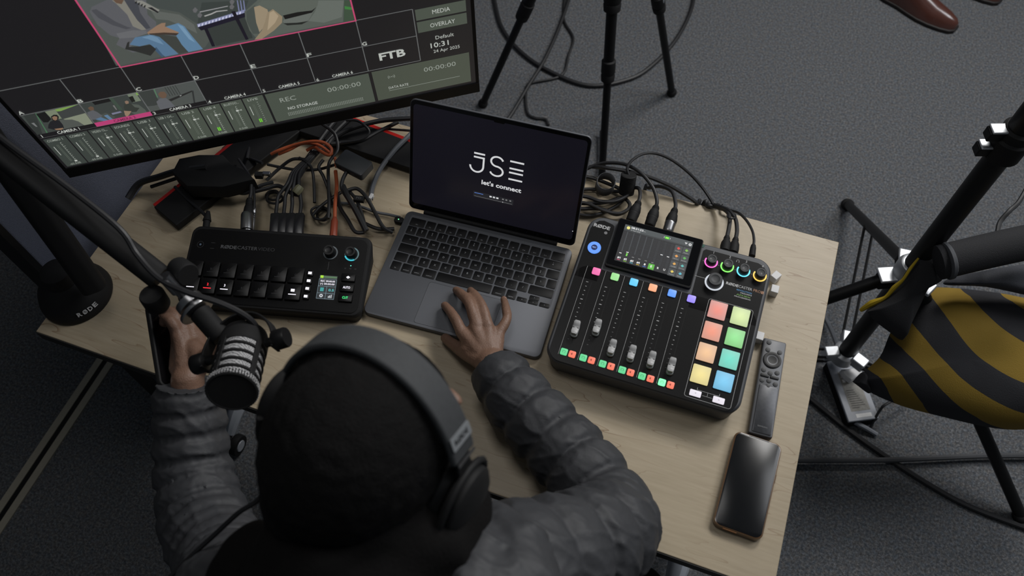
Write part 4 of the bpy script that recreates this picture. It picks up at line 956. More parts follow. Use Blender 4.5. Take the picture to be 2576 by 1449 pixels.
# HDMI plugs (four) and silver XLR
hd = mat('hdmi_plug', rgb(30, 30, 33), .25)
for k, (x, lb) in enumerate(((222, 'leftmost of the four upright black video plugs behind the switcher'), (305, 'second from left of the four black video plugs behind the switcher'), (385, 'third from left of the four black video plugs behind the switcher'), (480, 'rightmost of the four black video plugs behind the switcher'))):
    a_, b_ = P(*C2(x - 8, 1330), DT + .030), P(*C2(x + 8, 1100), DT + .034)
    t = thing('video_cable', lb, 'cable', (a_.x, a_.y, DT), 'four video cables behind the switcher'); yd = (b_ - a_).normalized(); F = frame(a_, yd.cross(V(0, 0, 1)), yd); Ln = (b_ - a_).length
    mb = MB(); mb.rr(0, Ln / 2, .0165, Ln, .003, -.005, .005, hd, F, ch=.0015); mb.cbox(0, -.004, .014, .010, -.0025, .0025, steel, F); mb.build('plug', t)
    mb = MB(); mb.tube([b_ - yd * .003] + c2p([(x + 20, 1000, .036), (x + 40 - 10 * k, 900, .04), (x + 130 - 45 * k, 780, .045), (x + 200 - 60 * k, 640, .045), (600 + 15 * k, 480, .04), (680 + 20 * k, 380, .03)]), .0034, dk, 8, smooth=6); mb.build('cord', t)
a_, b_ = P(622, 582, DT + .035), P(620, 535, DT + .038)
t = xlr(a_, P(628, 500, DT + .04), 'silver XLR plug standing behind the left half of the switcher', True, [P(632, 480, DT + .045), P(628, 450, DT + .05), P(600, 425, DT + .05), P(540, 420, DT + .045), P(470, 440, DT + .03), P(380, 470, DT + .012)], group=None)
mb = MB(); M = axis(a_ + V(0, 0, .003), P(622, 536, DT + .04)); mb.lathe([(.0105, 0), (.0108, .002), (.0108, .030), (.0095, .034)], steel, M, 20); mb.build('silver_barrel', t)
t = thing('audio_jack', 'silver jack plug just right of the silver XLR plug', 'plug', P(636, 570, DT)); M = axis(P(633, 582, DT + .030), P(637, 545, DT + .034))
mb = MB(); mb.lathe([(.0045, 0), (.0050, .008), (.0050, .024), (.0042, .026), (.0050, .028), (.0042, .030), (.0050, .032), (.0042, .034), (.0050, .036), (.0030, .050)], steel, M, 16); mb.build('barrel', t)
mb = MB(); mb.tube([P(638, 535, DT + .037), P(640, 500, DT + .04), P(632, 450, DT + .04), P(600, 400, DT + .03)], .0024, dk, 8); mb.build('cord', t)
# small hub
hp = [P(*C2(x, y), DT + .062) for x, y in ((845, 540), (980, 400), (1265, 540), (1150, 700))]
ce = sum(hp, V(0, 0, 0)) / 4; exx = (hp[2] - hp[1] + hp[3] - hp[0]).normalized()
HF = frame(ce, exx, V(0, 0, 1).cross(exx)); wH = ((hp[2] - hp[1]).length + (hp[3] - hp[0]).length) / 2; hH = ((hp[1] - hp[0]).length + (hp[2] - hp[3]).length) / 2
t = thing('usb_hub', 'small square black adapter box resting on the cables left of the laptop', 'adapter', HF @ V(0, 0, -.014)); hubm = mat('hub_shell', rgb(52, 54, 57), .4)
mb = MB(); mb.rr(0, 0, wH, hH, .005, -.016, 0, hubm, HF, ch=.0015); mb.build('shell', t)
mb = MB()
for x in (-.02, .0, .02): mb.box(x - .005, -hH / 2 - .0003, -.011, x + .005, -hH / 2 + .001, -.006, black, HF)
mb.build('port', t)
a_ = P(*C2(985, 655), DT + .052)
mb = MB(); mb.tube([a_] + c2p([(945, 740, .05), (940, 830, .045), (1010, 950, .042), (1090, 1090, .038), (1190, 1290, .030)]), .0036, greyc if 0 else dk, 8, smooth=6); mb.build('cord', t)
mb = MB(); M = axis(P(*C2(440, 880), DT + .045), P(*C2(480, 830), DT + .048)); mb.lathe([(.007, 0), (.008, .002), (.008, .012), (.006, .016)], mat('olive_plug', rgb(120, 118, 92), .5), M, 8)
tag(mb.build('small_plug'), 'small olive grey plug lying on top of the black plugs', 'plug')
mb = MB(); c = P(*C2(135, 680), DT + .02); mb.cbox(0, 0, .014, .007, 0, .006, steel, Matrix.Translation(c) @ Matrix.Rotation(.3, 4, 'Z')); mb.cbox(-.013, -.004, .014, .010, -.002, .008, soft, Matrix.Translation(c) @ Matrix.Rotation(.3, 4, 'Z'))
tag(mb.build('usb_plug', bevel=.0005), 'loose silver tipped USB plug above the left coil', 'plug')
mb = MB(); c = P(*C2(1125, 950), DT + .034); mb.cbox(0, 0, .018, .010, -.002, .006, soft, Matrix.Translation(c) @ Matrix.Rotation(.2, 4, 'Z')); mb.text('PD', 0, 0, .004, dim_print, Matrix.Translation(c) @ Matrix.Rotation(.2, 4, 'Z'), .0062, w=.009)
tag(mb.build('cable_label'), 'small black tag with pale letters on a cable left of the laptop', 'tag')
# dark boxes left
def slab(px, z0, z1, mt, name, label, cat, ch=.003):
    o_ = [P(x, y, z1) for x, y in px]; o2 = [(p.x, p.y) for p in o_]
    a = sum(o2[i][0] * o2[(i + 1) % len(o2)][1] - o2[(i + 1) % len(o2)][0] * o2[i][1] for i in range(len(o2)))
    if a < 0: o2 = o2[::-1]
    mb = MB(); mb.prism(o2, z0, z1, mt, ch=ch); return tag(mb.build(name), label, cat)
slab([(432, 432), (450, 398), (500, 388), (560, 388), (582, 412), (612, 424), (640, 450), (560, 470), (470, 468)], DT + .028, DT + .062, soft, 'power_adapter', 'angular black power adapter lying on the left leg of the monitor stand', 'adapter')
cable([P(322, 500, DT + .01), P(350, 462, DT + .02), P(400, 445, DT + .03), P(450, 430, DT + .05), P(520, 420, DT + .064)], .006, dk, 'thick black cable along the left edge of the desk by the divider')
cable([P(600, 350, DT + .01), P(560, 378, DT + .01), P(610, 392, DT + .015), P(660, 410, DT + .03)], .0028, dk, 'thin black cable beside the red trimmed left leg', group=tg)
cable([P(650, 335, DT + .012), P(630, 365, DT + .015), P(622, 400, DT + .03)], .003, dk, 'short black cable dropping from the monitor onto its stand', group=tg)
t = thing('network_cable', 'black plug with a thin cord at the left back corner of the switcher', 'cable', P(520, 565, DT))
M = axis(P(517, 583, DT + .03), P(522, 545, DT + .034)); mb = MB(); mb.lathe([(.006, 0), (.006, .02), (.0075, .021), (.0045, .035), (.003, .04)], soft, M, 12); mb.build('plug', t)
mb = MB(); mb.tube([P(521, 548, DT + .034), P(505, 530, DT + .03), P(470, 500, DT + .02), P(440, 470, DT + .02)], .003, dk, 8, smooth=5); mb.build('cord', t)

# ------------------------------------------------------------------ microphone and arm
mA, mB_ = D(583, 985, .98), D(618, 845, 1.065)
mic = thing('podcast_microphone', 'black podcast microphone with a silver mesh grille hanging over the left arm', 'microphone', mB_)
ax = (mA - mB_).normalized(); zc_ = (V(0, 0, 1) - ax * ax.z).normalized()
MM = frame(mB_, zc_.cross(ax), zc_)          # local z is along -? fix below
MM = axis(mB_, mA)
Lm = (mA - mB_).length
mesh = mat('silver_mesh', rgb(200, 200, 202), .38, .15)
N, L = nodes(mesh); b = N['Principled BSDF']; tc = [n for n in N if n.type == 'TEX_COORD'][0]
vo = N.new('ShaderNodeTexVoronoi'); vo.inputs['Scale'].default_value = 520; vo.inputs['Randomness'].default_value = .15; L.new(tc.outputs['Object'], vo.inputs['Vector'])
rr2 = ramp(vo.outputs['Distance'], [(.3, rgb(225, 225, 226)), (.62, rgb(60, 60, 62))]); L.new(rr2.outputs[0], b.inputs['Base Color'])
bp = N.new('ShaderNodeBump'); bp.inputs['Strength'].default_value = 1; bp.inputs['Distance'].default_value = .001; bp.invert = True; L.new(vo.outputs['Distance'], bp.inputs['Height']); L.new(bp.outputs[0], b.inputs['Normal'])
R_ = .0315
mb = MB(); mb.lathe([(.012, -.002), (.022, .000), (.0275, .006), (.0290, .014), (.0290, Lm - .012), (.0290, Lm - .004)], mesh, MM, 48); mb.build('mesh_grille', mic)
mb = MB(); mb.lathe([(.008, -.006), (.022, -.004), (.0295, .004), (R_, .014), (R_, .034), (.0300, .036)], soft, MM, 48)
mb.build('rear_housing', mic)
for z in (.047, .062, .077, .0905):
    z *= Lm / .106
    mb = MB(); mb.lathe([(.0292, z - .0022), (R_ - .0003, z - .0016), (R_, z), (R_ - .0003, z + .0016), (.0292, z + .0022)], soft, MM, 48); mb.build('body_ring', mic)
for k in range(4):
    a = math.radians(90 * k - 10); T = MM @ Matrix.Rotation(a, 4, 'Z')
    mb = MB(); mb.box(.0285, -.0038, .030, R_ + .0002, .0038, Lm - .010, soft, T); mb.build('body_rib', mic, bevel=.001)
mb = MB(); mb.lathe([(.0300, Lm - .010), (.0312, Lm - .008), (.0318, Lm - .003), (.0312, Lm + .0005), (.0295, Lm + .0012), (.0285, Lm + .0002), (.001, Lm + .0004)], mat('front_foam', rgb(24, 24, 25), .9, bump=.6, bscale=1500), MM, 48); mb.build('front_cap', mic)
mb = MB()
for k in range(56):
    a = 2 * math.pi * k / 56; T = MM @ Matrix.Rotation(a, 4, 'Z')
    mb.box(.0300, -.0010, Lm - .0085, .0322, .0010, Lm - .0005, mesh, T)
mb.build('front_mesh_rim', mic)
# yoke: U bracket around the rear half
pl_, pr_ = D(512, 905, 1.05), D(698, 848, 1.03)
px_ = (pr_ - pl_).normalized(); up_ = (D(530, 820, 1.075) - (pl_ + pr_) / 2)
up_ = (up_ - px_ * up_.dot(px_)).normalized(); cy0 = (pl_ + pr_) / 2; hw = (pr_ - pl_).length / 2 - .004
YF = frame(cy0, px_, up_)
yk = []
for k in range(0, 25):
    a = math.radians(-8 + 196 * k / 24); yk.append(V(hw * math.cos(a), .048 * math.sin(a) * 1.15 - .008, 0))
mb = MB(); vs = []; fs = []
for p in yk:
    n_2 = V(p.x, p.y + .008, 0).normalized()
    for w, t_ in ((-.009, 0), (.009, 0), (.009, .003), (-.009, .003)): vs.append(p + n_2 * t_ + V(0, 0, w))
for i in range(len(yk) - 1):
    for k in range(4): l = (k + 1) % 4; fs.append((i * 4 + k, i * 4 + l, (i + 1) * 4 + l, (i + 1) * 4 + k))
fs += [(0, 1, 2, 3), tuple(24 * 4 + k for k in (3, 2, 1, 0))]
mb.add(vs, fs, soft, YF); mb.build('yoke', mic, bevel=.0008)
for s_ in (-1, 1):
    T = axis(YF @ V(s_ * (hw - .012), -.004, 0), YF @ V(s_ * (hw + .02), -.004, 0)); mb = MB()
    mb.lathe([(.006, 0), (.006, .010), (.0125, .012), (.0135, .014), (.0135, .028), (.0125, .030), (.004, .030)], black, T, 24); mb.build('pivot_knob', mic)
s0, s1 = D(555, 845, 1.065), D(502, 785, 1.075)
mb = MB(); M = axis(s0, s1); Ls = (s1 - s0).length; mb.lathe([(.0125, -.004), (.0145, 0), (.0145, Ls - .002), (.0125, Ls)], soft, M, 28); mb.build('mount_socket', mic)
# boom arm
arm = thing('microphone_arm', 'black articulated microphone arm coming in from the left edge', 'microphone arm', P(232, 728, DT))
s2 = D(478, 762, 1.078)
mb = MB(); M = axis(D(500, 785, 1.075), D(480, 764, 1.077)); mb.lathe([(.008, 0), (.0245, .001), (.0250, .003), (.0245, .006), (.008, .007), (.008, .011), (.0190, .012), (.0195, .015), (.0190, .022), (.0090, .024)], steel, M, 40); mb.build('thumb_wheel', arm)
rod0, rod1 = D(466, 752, 1.070), D(412, 694, 1.040)
mb = MB(); mb.tube([rod0, D(445, 730, 1.058)], .0055, chrome, 16); mb.tube([D(447, 732, 1.059), rod1], .0085, chrome, 20); mb.build('steel_rod', arm)
for (a0, a1), rr_ in ((((388, 752, 1.075), (404, 776, 1.095)), .0165), (((462, 684, 1.065), (444, 672, 1.075)), .0160)):
    mb = MB(); T = axis(D(*a0), D(*a1)); mb.lathe([(rr_ * .9, -.012), (rr_, -.009), (rr_, .014), (rr_ * .9, .017)], soft, T, 28)
    o = mb.build('tension_knob', arm)
J = D(-120, 290, 1.05); J2 = J + V(.012, .012, -.03)
def flatbar(p0, p1, w, t_, mt, name):
    z = (p1 - p0).normalized(); vdir = (CAMPOS - p0).normalized(); x = z.cross(V(0, 0, 1)).normalized(); y = z.cross(x)
    m_ = MB(); F = frame(p0, x, y); Ln = (p1 - p0).length
    o = rrect(0, 0, w, t_, min(w, t_) * .35, 5); m_.prism(o, 0, Ln, mt, frame(p0, x, y) if frame(p0, x, y).to_3x3() @ V(0, 0, 1) @ z > 0 else frame(p0, y, x)); return m_.build(name, arm)
flatbar(J, D(404, 700, 1.075), .034, .030, soft, 'upper_arm')
flatbar(P(236, 722, DT + .075), J2, .038, .034, soft, 'lower_arm')
mb = MB(); mb.lathe([(.022, -.03), (.026, -.026), (.026, .026), (.022, .03)], soft, axis(J - V(0, .01, 0), J + V(.01, .02, 0)), 24); mb.build('elbow_joint', arm)
mb = MB(); c = P(196, 742, DT); mb.lathe([(.058, 0), (.060, .004), (.059, .012), (.052, .030), (.040, .046), (.028, .056), (.024, .078), (.015, .082)], soft, Matrix.Translation(c), 48); mb.build('base', arm)
mb = MB(); F = frame(c + V(.0600 * math.cos(-.45), .0600 * math.sin(-.45), .0125) * 1.0, V(.45, .9, 0), V(-.12, .08, 1)); 
for k_, g_ in enumerate('R\u00d8DE'):
    a = math.radians(-42 + 9.5 * k_); q_ = V(math.cos(a), math.sin(a), 0)
    mb.text(g_, 0, 0, .0075, white_print, frame(c + q_ * .0562 + V(0, 0, .0215), V(-math.sin(a), math.cos(a), 0), V(-q_.x * .4, -q_.y * .4, .9)), .0006, w=.0075, bold=.04)
mb.build('lettering', arm)
mc_ = [D(-200, 180, 1.04), D(0, 345, 1.04), D(170, 470, 1.045), D(300, 575, 1.045), D(345, 640, 1.05), D(400, 700, 1.04), D(470, 735, 1.03), D(560, 765, 1.03), D(625, 800, 1.04), D(650, 838, 1.055), D(640, 870, 1.07)]
cable(mc_, .0042, cable_blk, 'black microphone cable running along the boom arm to the microphone', cat='cable')

# ------------------------------------------------------------------ background tripod
tp = thing('camera_tripod', 'black camera tripod standing on the carpet behind the desk', 'tripod', (.573, 1.373, 0))
apx = V(.60, 1.36, 1.02)
ft = [P(1215, 260, .01), P(1690, 232, .01), P(1512, 470, .01)]
# front leg is seen nearly end on: three sections with twist locks
def leg(end, secs):
    d = (end - apx); Ln = d.length; d.normalize()
    m_ = MB()
    for t0, t1, r in secs: m_.tube([apx + d * Ln * t0, apx + d * Ln * t1], r, black, 16, smooth=0)
    l_ = m_.build('leg', tp)
    for t0, t1, r in secs[1:]:
        m_ = MB(); p = apx + d * Ln * t0; m_.lathe([(r, -.05), (r + .008, -.045), (r + .008, -.012), (r + .006, -.008), (r + .008, -.004), (r + .007, .012), (r, .016)], soft, axis(p, p + d), 20)
        m_.build('leg_lock', l_)
        m_ = MB(); m_.cbox(0, 0, .014, .035, 0, .012, paleg, axis(p + V(0, 0, .008) - d * .02, p + V(0, 0, 1) - d * .02)); m_.build('lever', l_) if end is not ft[2] else None
    m_ = MB(); m_.ball(end, .016, soft); m_.build('rubber_foot', l_)
leg(ft[0], [(0, .62, .016), (.62, .997, .011)]); leg(ft[1], [(0, .62, .016), (.62, .997, .011)])
leg(ft[2], [(0, .45, .018), (.45, .64, .014), (.64, .997, .0105)])
mb = MB(); mb.tube([apx + V(0, 0, .35), apx + V(0, 0, -.2), V(.59, 1.37, .74)], .014, soft, 14, smooth=0); mb.lathe([(.02, -.03), (.035, -.02), (.04, .02), (.03, .05)], soft, Matrix.Translation(apx), 20); mb.build('centre_column', tp)
cable([P(x, y, .008) for x, y in ((1235, -60), (1248, 20), (1266, 75), (1310, 130), (1380, 178), (1480, 215), (1580, 200), (1640, 165), (1700, 100), (1740, 20), (1750, -60))], .0065, dk, 'wide black cable loop on the carpet around the tripod')
cable([P(x, y, .006) for x, y in ((1425, -40), (1418, 45), (1442, 95), (1430, 140), (1412, 190), (1340, 208), (1324, 222), (1326, 280), (1345, 296), (1372, 300), (1380, 315))], .0042, dk, 'thin wavy black cable on the carpet left of the tripod')
cable([P(x, y, .012) for x, y in ((1450, -60), (1410, 60), (1370, 150), (1330, 215), (1285, 290), (1240, 350), (1200, 420))], .0058, dk, 'straight black cable slanting from the tripod towards the desk')
cable([P(1513, y, z) for y, z in ((330, .02), (400, .02), (470, .03))] , .006, dk, 'black cable behind the desk just below the tripod leg')

# ------------------------------------------------------------------ light stand with sandbag
BX, BY = 1.4227, .7798
ls = thing('light_stand', 'black light stand with pale clamps holding a striped sandbag', 'light stand', (BX, BY, 0))
silver = mat('silver_casting', rgb(185, 188, 192), .35, .6)
mb = MB(); mb.tube([V(BX, BY, .10), V(BX, BY, .98)], .0205, black, 20, smooth=0); mb.tube([V(BX, BY, .98), V(BX, BY, 1.9)], .0165, black, 20, smooth=0); mb.build('column', ls)
for zc0 in (.895,):
    mb = MB(); T = Matrix.Translation((BX, BY, zc0)); mb.lathe([(.0215, -.035), (.030, -.03), (.030, .01), (.026, .014), (.026, .03), (.0215, .034)], soft, T, 24); cl = mb.build('clamp', ls)
    for z, dxx in ((-.015, 0), (.022, .0)):
        d_ = -RT; mb = MB(); F = frame(V(BX, BY, zc0 + z), V(-.94, -.34, 0), V(.34, -.94, 0)); mb.box(.022, -.010, -.012, .048, .010, .006, black, F); mb.box(.020, -.011, .006, .046, .011, .010, silver, F); mb.build('lever', cl, bevel=.002)
mb = MB(); T = Matrix.Translation((BX, BY, .49)); mb.lathe([(.0215, -.03), (.030, -.026), (.031, .02), (.026, .03), (.0215, .032)], silver, T, 24); col = mb.build('collar', ls)
mb = MB(); T = Matrix.Translation((BX, BY, .10)); mb.lathe([(.018, -.025), (.030, -.02), (.030, .015), (.0215, .02)], silver, T, 24); hub = mb.build('lower_hub', ls)
feet = [V(1.384, 1.3165, .012), None, V(1.887, .547, .012)]
pm_ = P(2080, 760, .38); dr_ = pm_ - V(BX, BY, .47); feet[1] = V(BX, BY, .47) + dr_ * (.458 / -dr_.z)
for f in feet:
    d = (f - V(BX, BY, .47)); dn = V(d.x, d.y, 0).normalized()
    s_ = V(BX, BY, .47) + dn * .035
    mb = MB(); mb.tube([s_, f], .0135 if f is not feet[0] else .0125, black, 14, smooth=0); l_ = mb.build('leg', ls)
    mb = MB(); mb.ball(f, .019, soft, seg=16, sc=(1, 1, .7)); mb.build('rubber_foot', l_)
    F = frame(V(BX, BY, .475), dn, V(-dn.y, dn.x, 0)); mb = MB(); mb.box(.018, -.015, -.028, .055, .015, .004, soft, F); mb.box(.016, -.019, .004, .060, .019, .010, silver, F); mb.build('bracket', col, bevel=.003)
    F = frame(V(BX, BY, .11), dn, V(-dn.y, dn.x, 0)); mb = MB(); mb.box(.02, -.014, -.016, .055, .014, .014, silver, F); mb.build('bracket', hub, bevel=.003)
    mid = s_ * .45 + f * .55; 
    for off in (-.011, .011):
        sd = V(-dn.y, dn.x, 0) * off; mb = MB(); mb.tube([V(BX, BY, .11) + dn * .05 + sd, mid + sd], .0035, black, 8, smooth=0); mb.build('brace', ls)
    mb = MB(); mb.ball(mid, .007, silver); mb.build('bolt', l_)
# sandbag
def pillow(px_l, frm, top, bot, mt, res=4, K=8, name='pouch', parent=None, mats=None):
    loc_ = [frm.inverted() @ q_ for q_ in px_l]; ctr = sum(loc_, V(0, 0, 0)) / len(loc_)
    o = catmull([V(q_.x, q_.y, 0) for q_ in loc_ + [loc_[0]]], res)[:-1]; n = len(o); m_ = MB(); vs = []; fs = []
    c = V(ctr.x, ctr.y, 0)
    for sg, H in ((1, top), (-1, bot)):
        for k in range(K + 1):
            t = k / K; 
            for p in o:
                q_ = c + (p - c) * t; w = noise.noise(V(q_.x, q_.y, sg) * 14) * .012 * (1 - t)
                vs.append(V(q_.x, q_.y, sg * H * math.sqrt(max(0, 1 - t ** 2.6)) + w))
    for s2 in range(2):
        b0 = s2 * (K + 1) * n
        for k in range(K):
            for i in range(n):
                j = (i + 1) % n; f = (b0 + k * n + i, b0 + (k + 1) * n + i, b0 + (k + 1) * n + j, b0 + k * n + j)
                fs.append(f if s2 == 0 else f[::-1])
    m_.add(vs, fs, mt, frm); o_ = m_.build(name, parent, smooth=80)
    return o_
bagblk = mat('bag_black_canvas', rgb(34, 34, 37), .85, nscale=400, namt=.3, bump=.3, bscale=700)
yel = mat('yellow_trim', rgb(190, 160, 30), .7)
stripe = mat('striped_canvas', rgb(150, 120, 20), .85, bump=.3, bscale=600)
N, L = nodes(stripe); b = N['Principled BSDF']
geo = N.new('ShaderNodeTexCoord'); sep = N.new('ShaderNodeSeparateXYZ')
C6b = lambda x, y: (2100 + x / 2.683, 560 + y / 2.683)
p1_, p2_ = P(*C6b(330, 1000), .36), P(*C6b(330 + 400, 1000 - 200), .42)
ndir = V(p2_.x - p1_.x, p2_.y - p1_.y, 0)
bag = thing('sandbag', 'yellow and black striped sandbag slung over the light stand', 'sandbag', P(2400, 900, .30))
base_ = Vector(bag['_w'])
S6 = [(110, 1065, .30), (190, 1010, .33), (330, 905, .37), (430, 760, .42), (520, 600, .45), (640, 450, .50), (760, 420, .50), (1000, 440, .48), (1300, 500, .45), (1600, 620, .42), (1700, 1000, .33), (1600, 1300, .28), (1277, 1375, .27), (1020, 1375, .27), (640, 1290, .27), (420, 1230, .28), (230, 1150, .29)]
PL = [P(*C6b(x, y), z) for x, y, z in S6]
BF = frame(P(*C6b(700, 900), .36), V(1, .15, 0), V(-.15, .88, .46))
mp = N.new('ShaderNodeVectorMath'); mp.operation = 'DISTANCE'
L.new(geo.outputs['Object'], mp.inputs[0]); mp.inputs[1].default_value = P(*C6b(1500, 300), .50) - base_
nzz = N.new('ShaderNodeTexNoise'); nzz.inputs['Scale'].default_value = 9; L.new(geo.outputs['Object'], nzz.inputs['Vector'])
ad = N.new('ShaderNodeMath'); ad.operation = 'MULTIPLY_ADD'; ad.inputs[1].default_value = .006; L.new(nzz.outputs['Fac'], ad.inputs[0]); L.new(mp.outputs['Value'], ad.inputs[2])
dv = N.new('ShaderNodeMath'); dv.operation = 'DIVIDE'; dv.inputs[1].default_value = .5; L.new(ad.outputs[0], dv.inputs[0])
kb_, ky_ = rgb(38, 38, 42), rgb(134, 108, 32)
rs = ramp(dv.outputs[0], [(0, ky_), (.23, kb_), (.36, ky_), (.51, kb_), (.62, ky_), (.70, kb_), (.78, ky_), (.845, kb_), (.90, ky_)]); rs.color_ramp.interpolation = 'CONSTANT'
L.new(rs.outputs[0], b.inputs['Base Color'])
pillow(PL, BF, .085, .06, stripe, parent=bag, name='striped_pouch')
pillow([P(*C6b(x, y), z) for x, y, z in ((100, 1070, .302), (195, 1005, .335), (225, 1090, .33), (215, 1150, .30), (150, 1110, .295))], BF, .03, .02, bagblk, parent=bag, name='corner_cap')
S7 = [(175, 590, .44), (330, 510, .48), (460, 380, .52), (560, 240, .56), (650, 165, .60), (780, 160, .60), (790, 360, .56), (660, 420, .53), (560, 560, .49), (470, 700, .45), (410, 780, .42), (290, 710, .41), (200, 640, .42)]
pillow([P(*C6b(x, y), z) for x, y, z in S7], frame(P(*C6b(480, 500), .5), V(1, .15, 0), V(-.3, .8, .55)), .035, .03, bagblk, parent=bag, name='black_pouch')
mb = MB(); mb.tube([P(*C6b(x, y), z) for x, y, z in ((175, 592, .452), (250, 545, .477), (340, 505, .497), (400, 440, .517), (460, 385, .537), (510, 310, .557), (565, 240, .577))], [.004, .007, .0035, .005, .003, .003, .002], yel, 8, smooth=5); mb.build('yellow_edge', bag)
mb = MB(); a_, b_ = P(*C6b(700, 270), .60), P(*C6b(1500, 90), .64); mb.tube([a_, a_ * .5 + b_ * .5 + V(0, 0, .003), b_], .034, bagblk, 20, smooth=6, flat=.8); mb.build('carrying_handle', bag)
mb = MB(); M = axis(a_ + (b_ - a_) * .05, b_); mb.lathe([(.034, 0), (.037, .002), (.037, .008), (.034, .010)], mat('grey_webbing', rgb(80, 82, 86), .8), M, 24); mb.build('handle_seam', bag)
mesh_g = mat('grey_canvas', rgb(70, 72, 78), .9, nscale=500, namt=.3, bump=.4, bscale=800)
pillow([P(*C6b(x, y), z) for x, y, z in ((780, 380, .525), (900, 350, .54), (1300, 280, .55), (1600, 300, .55), (1600, 560, .46), (1270, 500, .475), (1000, 435, .50), (760, 420, .515))], frame(P(*C6b(1150, 400), .52), V(1, .1, 0), V(-.2, .85, .5)), .03, .02, mesh_g, parent=bag, name='top_panel')
cable([P(2508, 595, .62), P(2515, 560, .62), P(2540, 530, .63), P(2565, 505, .63), P(2600, 440, .63)], .0045, dk, 'short black cable curving up from the sandbag handle at the right edge')
# power strip and floor cables
bp_ = [P(*q_, .035) for q_ in ((2092, 908), (2140, 905), (2212, 1052), (2135, 1062))]
BP = frame(V(bp_[3].x, bp_[3].y, 0), (bp_[2] - bp_[3]), (bp_[0] - bp_[3])); wB = (bp_[2] - bp_[3]).length; hB = (bp_[0] - bp_[3]).length
pb = thing('power_brick', 'grey power brick with a printed label on the carpet under the light stand', 'power supply', BP @ V(wB / 2, hB / 2, 0))
gm = mat('brick_grey', rgb(150, 154, 162), .5); mb = MB(); mb.box(0, 0, 0, wB, hB, .028, soft, BP); mb.box(0, 0, .028, wB, hB, .036, gm, BP); mb.build('casing', pb, bevel=.002)
lab = mat('label_print', rgb(132, 130, 124), .6, nscale=160, namt=.35); mb = MB(); mb.rect(wB * .2, hB * .15, wB * .82, hB * .80, .0364, lab, BP); mb.rect(wB * .3, hB * .045, wB * .8, hB * .105, .0364, whitep, BP)
for k in range(9): mb.rect(wB * .26, hB * (.2 + .035 * k), wB * (.5 + .03 * ((k * 7) % 8)), hB * (.207 + .035 * k), .0366, soft, BP)
for i in range(3):
    for j in range(2): mb.rect(wB * (.26 + .14 * i), hB * (.62 + .08 * j), wB * (.35 + .14 * i), hB * (.67 + .08 * j), .0366, whitep, BP)
mb.build('rating_label', pb)
mb = MB(); mb.tube([P(2150, 1062, .02), P(2175, 1075, .015), P(2205, 1093, .006)], .006, gm, 8, smooth=5); mb.build('cord', pb)
cable([P(2190, 1075, .01), P(2200, 1055, .03), P(2215, 1030, .05), P(2232, 1015, .06), P(2300, 980, .05)], .0035, dk, 'thin black wire leading up from the power brick')
o = slab([(2118, 928), (2150, 925), (2172, 935), (2160, 946), (2143, 956), (2127, 944)], .037, .062, whitep, 'mains_adapter', 'white rounded mains adapter sitting on the power brick', 'adapter', ch=.004)
cable([P(x, y, z) for x, y, z in ((2070, 790, .01), (2085, 818, .02), (2097, 845, .035), (2106, 870, .05))], .006, cable_gry, 'grey cable curving out from under the desk to the stand')
fg = 'black cables crossing the carpet at lower right'
cable([P(x, y, .007) for x, y in ((1960, 940), (2040, 1005), (2130, 1078), (2230, 1150), (2330, 1215), (2440, 1275), (2600, 1335))], .0068, dk, 'thick black cable slanting down across the carpet at lower right', group=fg)
cable([P(x, y, .018) for x, y in ((1960, 1155), (2010, 1158), (2120, 1158), (2240, 1157), (2360, 1152), (2480, 1147), (2640, 1146))], .0068, mat('cable_dark_grey', rgb(70, 71, 74), .5), 'dark grey cable lying level across the carpet at lower right', group=fg)
cable([P(x, y, .006) for x, y in ((2030, 905), (2060, 904), (2110, 906), (2160, 912), (2200, 930))], .005, dk, 'black cable passing behind the power brick')

# ------------------------------------------------------------------ shoes
leather = mat('brown_leather', rgb(84, 50, 42), .25, spec=.6, coat=.5, nscale=12, namt=.25)
sole = mat('shoe_sole', rgb(24, 18, 16), .6)
def shoe(tip, heel, label):
    d = (heel - tip); d.z = 0; Ln = .30; d.normalize(); s_ = V(d.y, -d.x, 0)
    F = frame(V(tip.x, tip.y, 0), d, V(-d.y, d.x, 0))
    t = thing('leather_shoe', label, 'shoe', F @ V(.14, 0, 0), 'pair of brown leather shoes')
    prof = [(0, .010, .020), (.012, .024, .030), (.04, .036, .040), (.08, .045, .048), (.12, .048, .060), (.16, .044, .078), (.20, .038, .090), (.25, .038, .088), (.285, .032, .080), (.300, .016, .070)]
    m_ = MB(); vs = []; fs = []; n = 16
    for x, w, h in prof:
        for k in range(n):
            a = 2 * math.pi * k / n; y = w * math.cos(a); z = .012 + (h * max(0, math.sin(a)) ** .8 if math.sin(a) > 0 else 0)
            vs.append((x, y * (1 if math.sin(a) <= .1 else 1 - .15 * math.sin(a)), z))
    for i in range(len(prof) - 1):
        for k in range(n): l = (k + 1) % n; fs.append((i * n + l, i * n + k, (i + 1) * n + k, (i + 1) * n + l))
    fs += [tuple(range(n)), tuple(range((len(prof) - 1) * n, len(prof) * n))[::-1]]
    m_.add(vs, [f[::-1] for f in fs], leather, F); m_.build('upper', t, smooth=70)
    o = [(x - .004, w + .005) for x, w, h in prof]; out = [(x, -w) for x, w in o] + [(x, w) for x, w in o[::-1]]
    m_ = MB(); m_.prism(out, 0, .013, sole, F, ch=.002); m_.build('sole', t)
    m_ = MB()
    for k in range(4):
        x = .13 + .018 * k; m_.tube([F @ V(x, -.018, .062 + k * .008), F @ V(x + .002, 0, .074 + k * .007), F @ V(x, .018, .062 + k * .008)], .002, sole, 6, smooth=3)
    m_.build('laces', t)
shoe(P(2400, 78, 0), P(2270, -30, .05), 'brown leather shoe with a shiny pointed toe, the nearer of two')
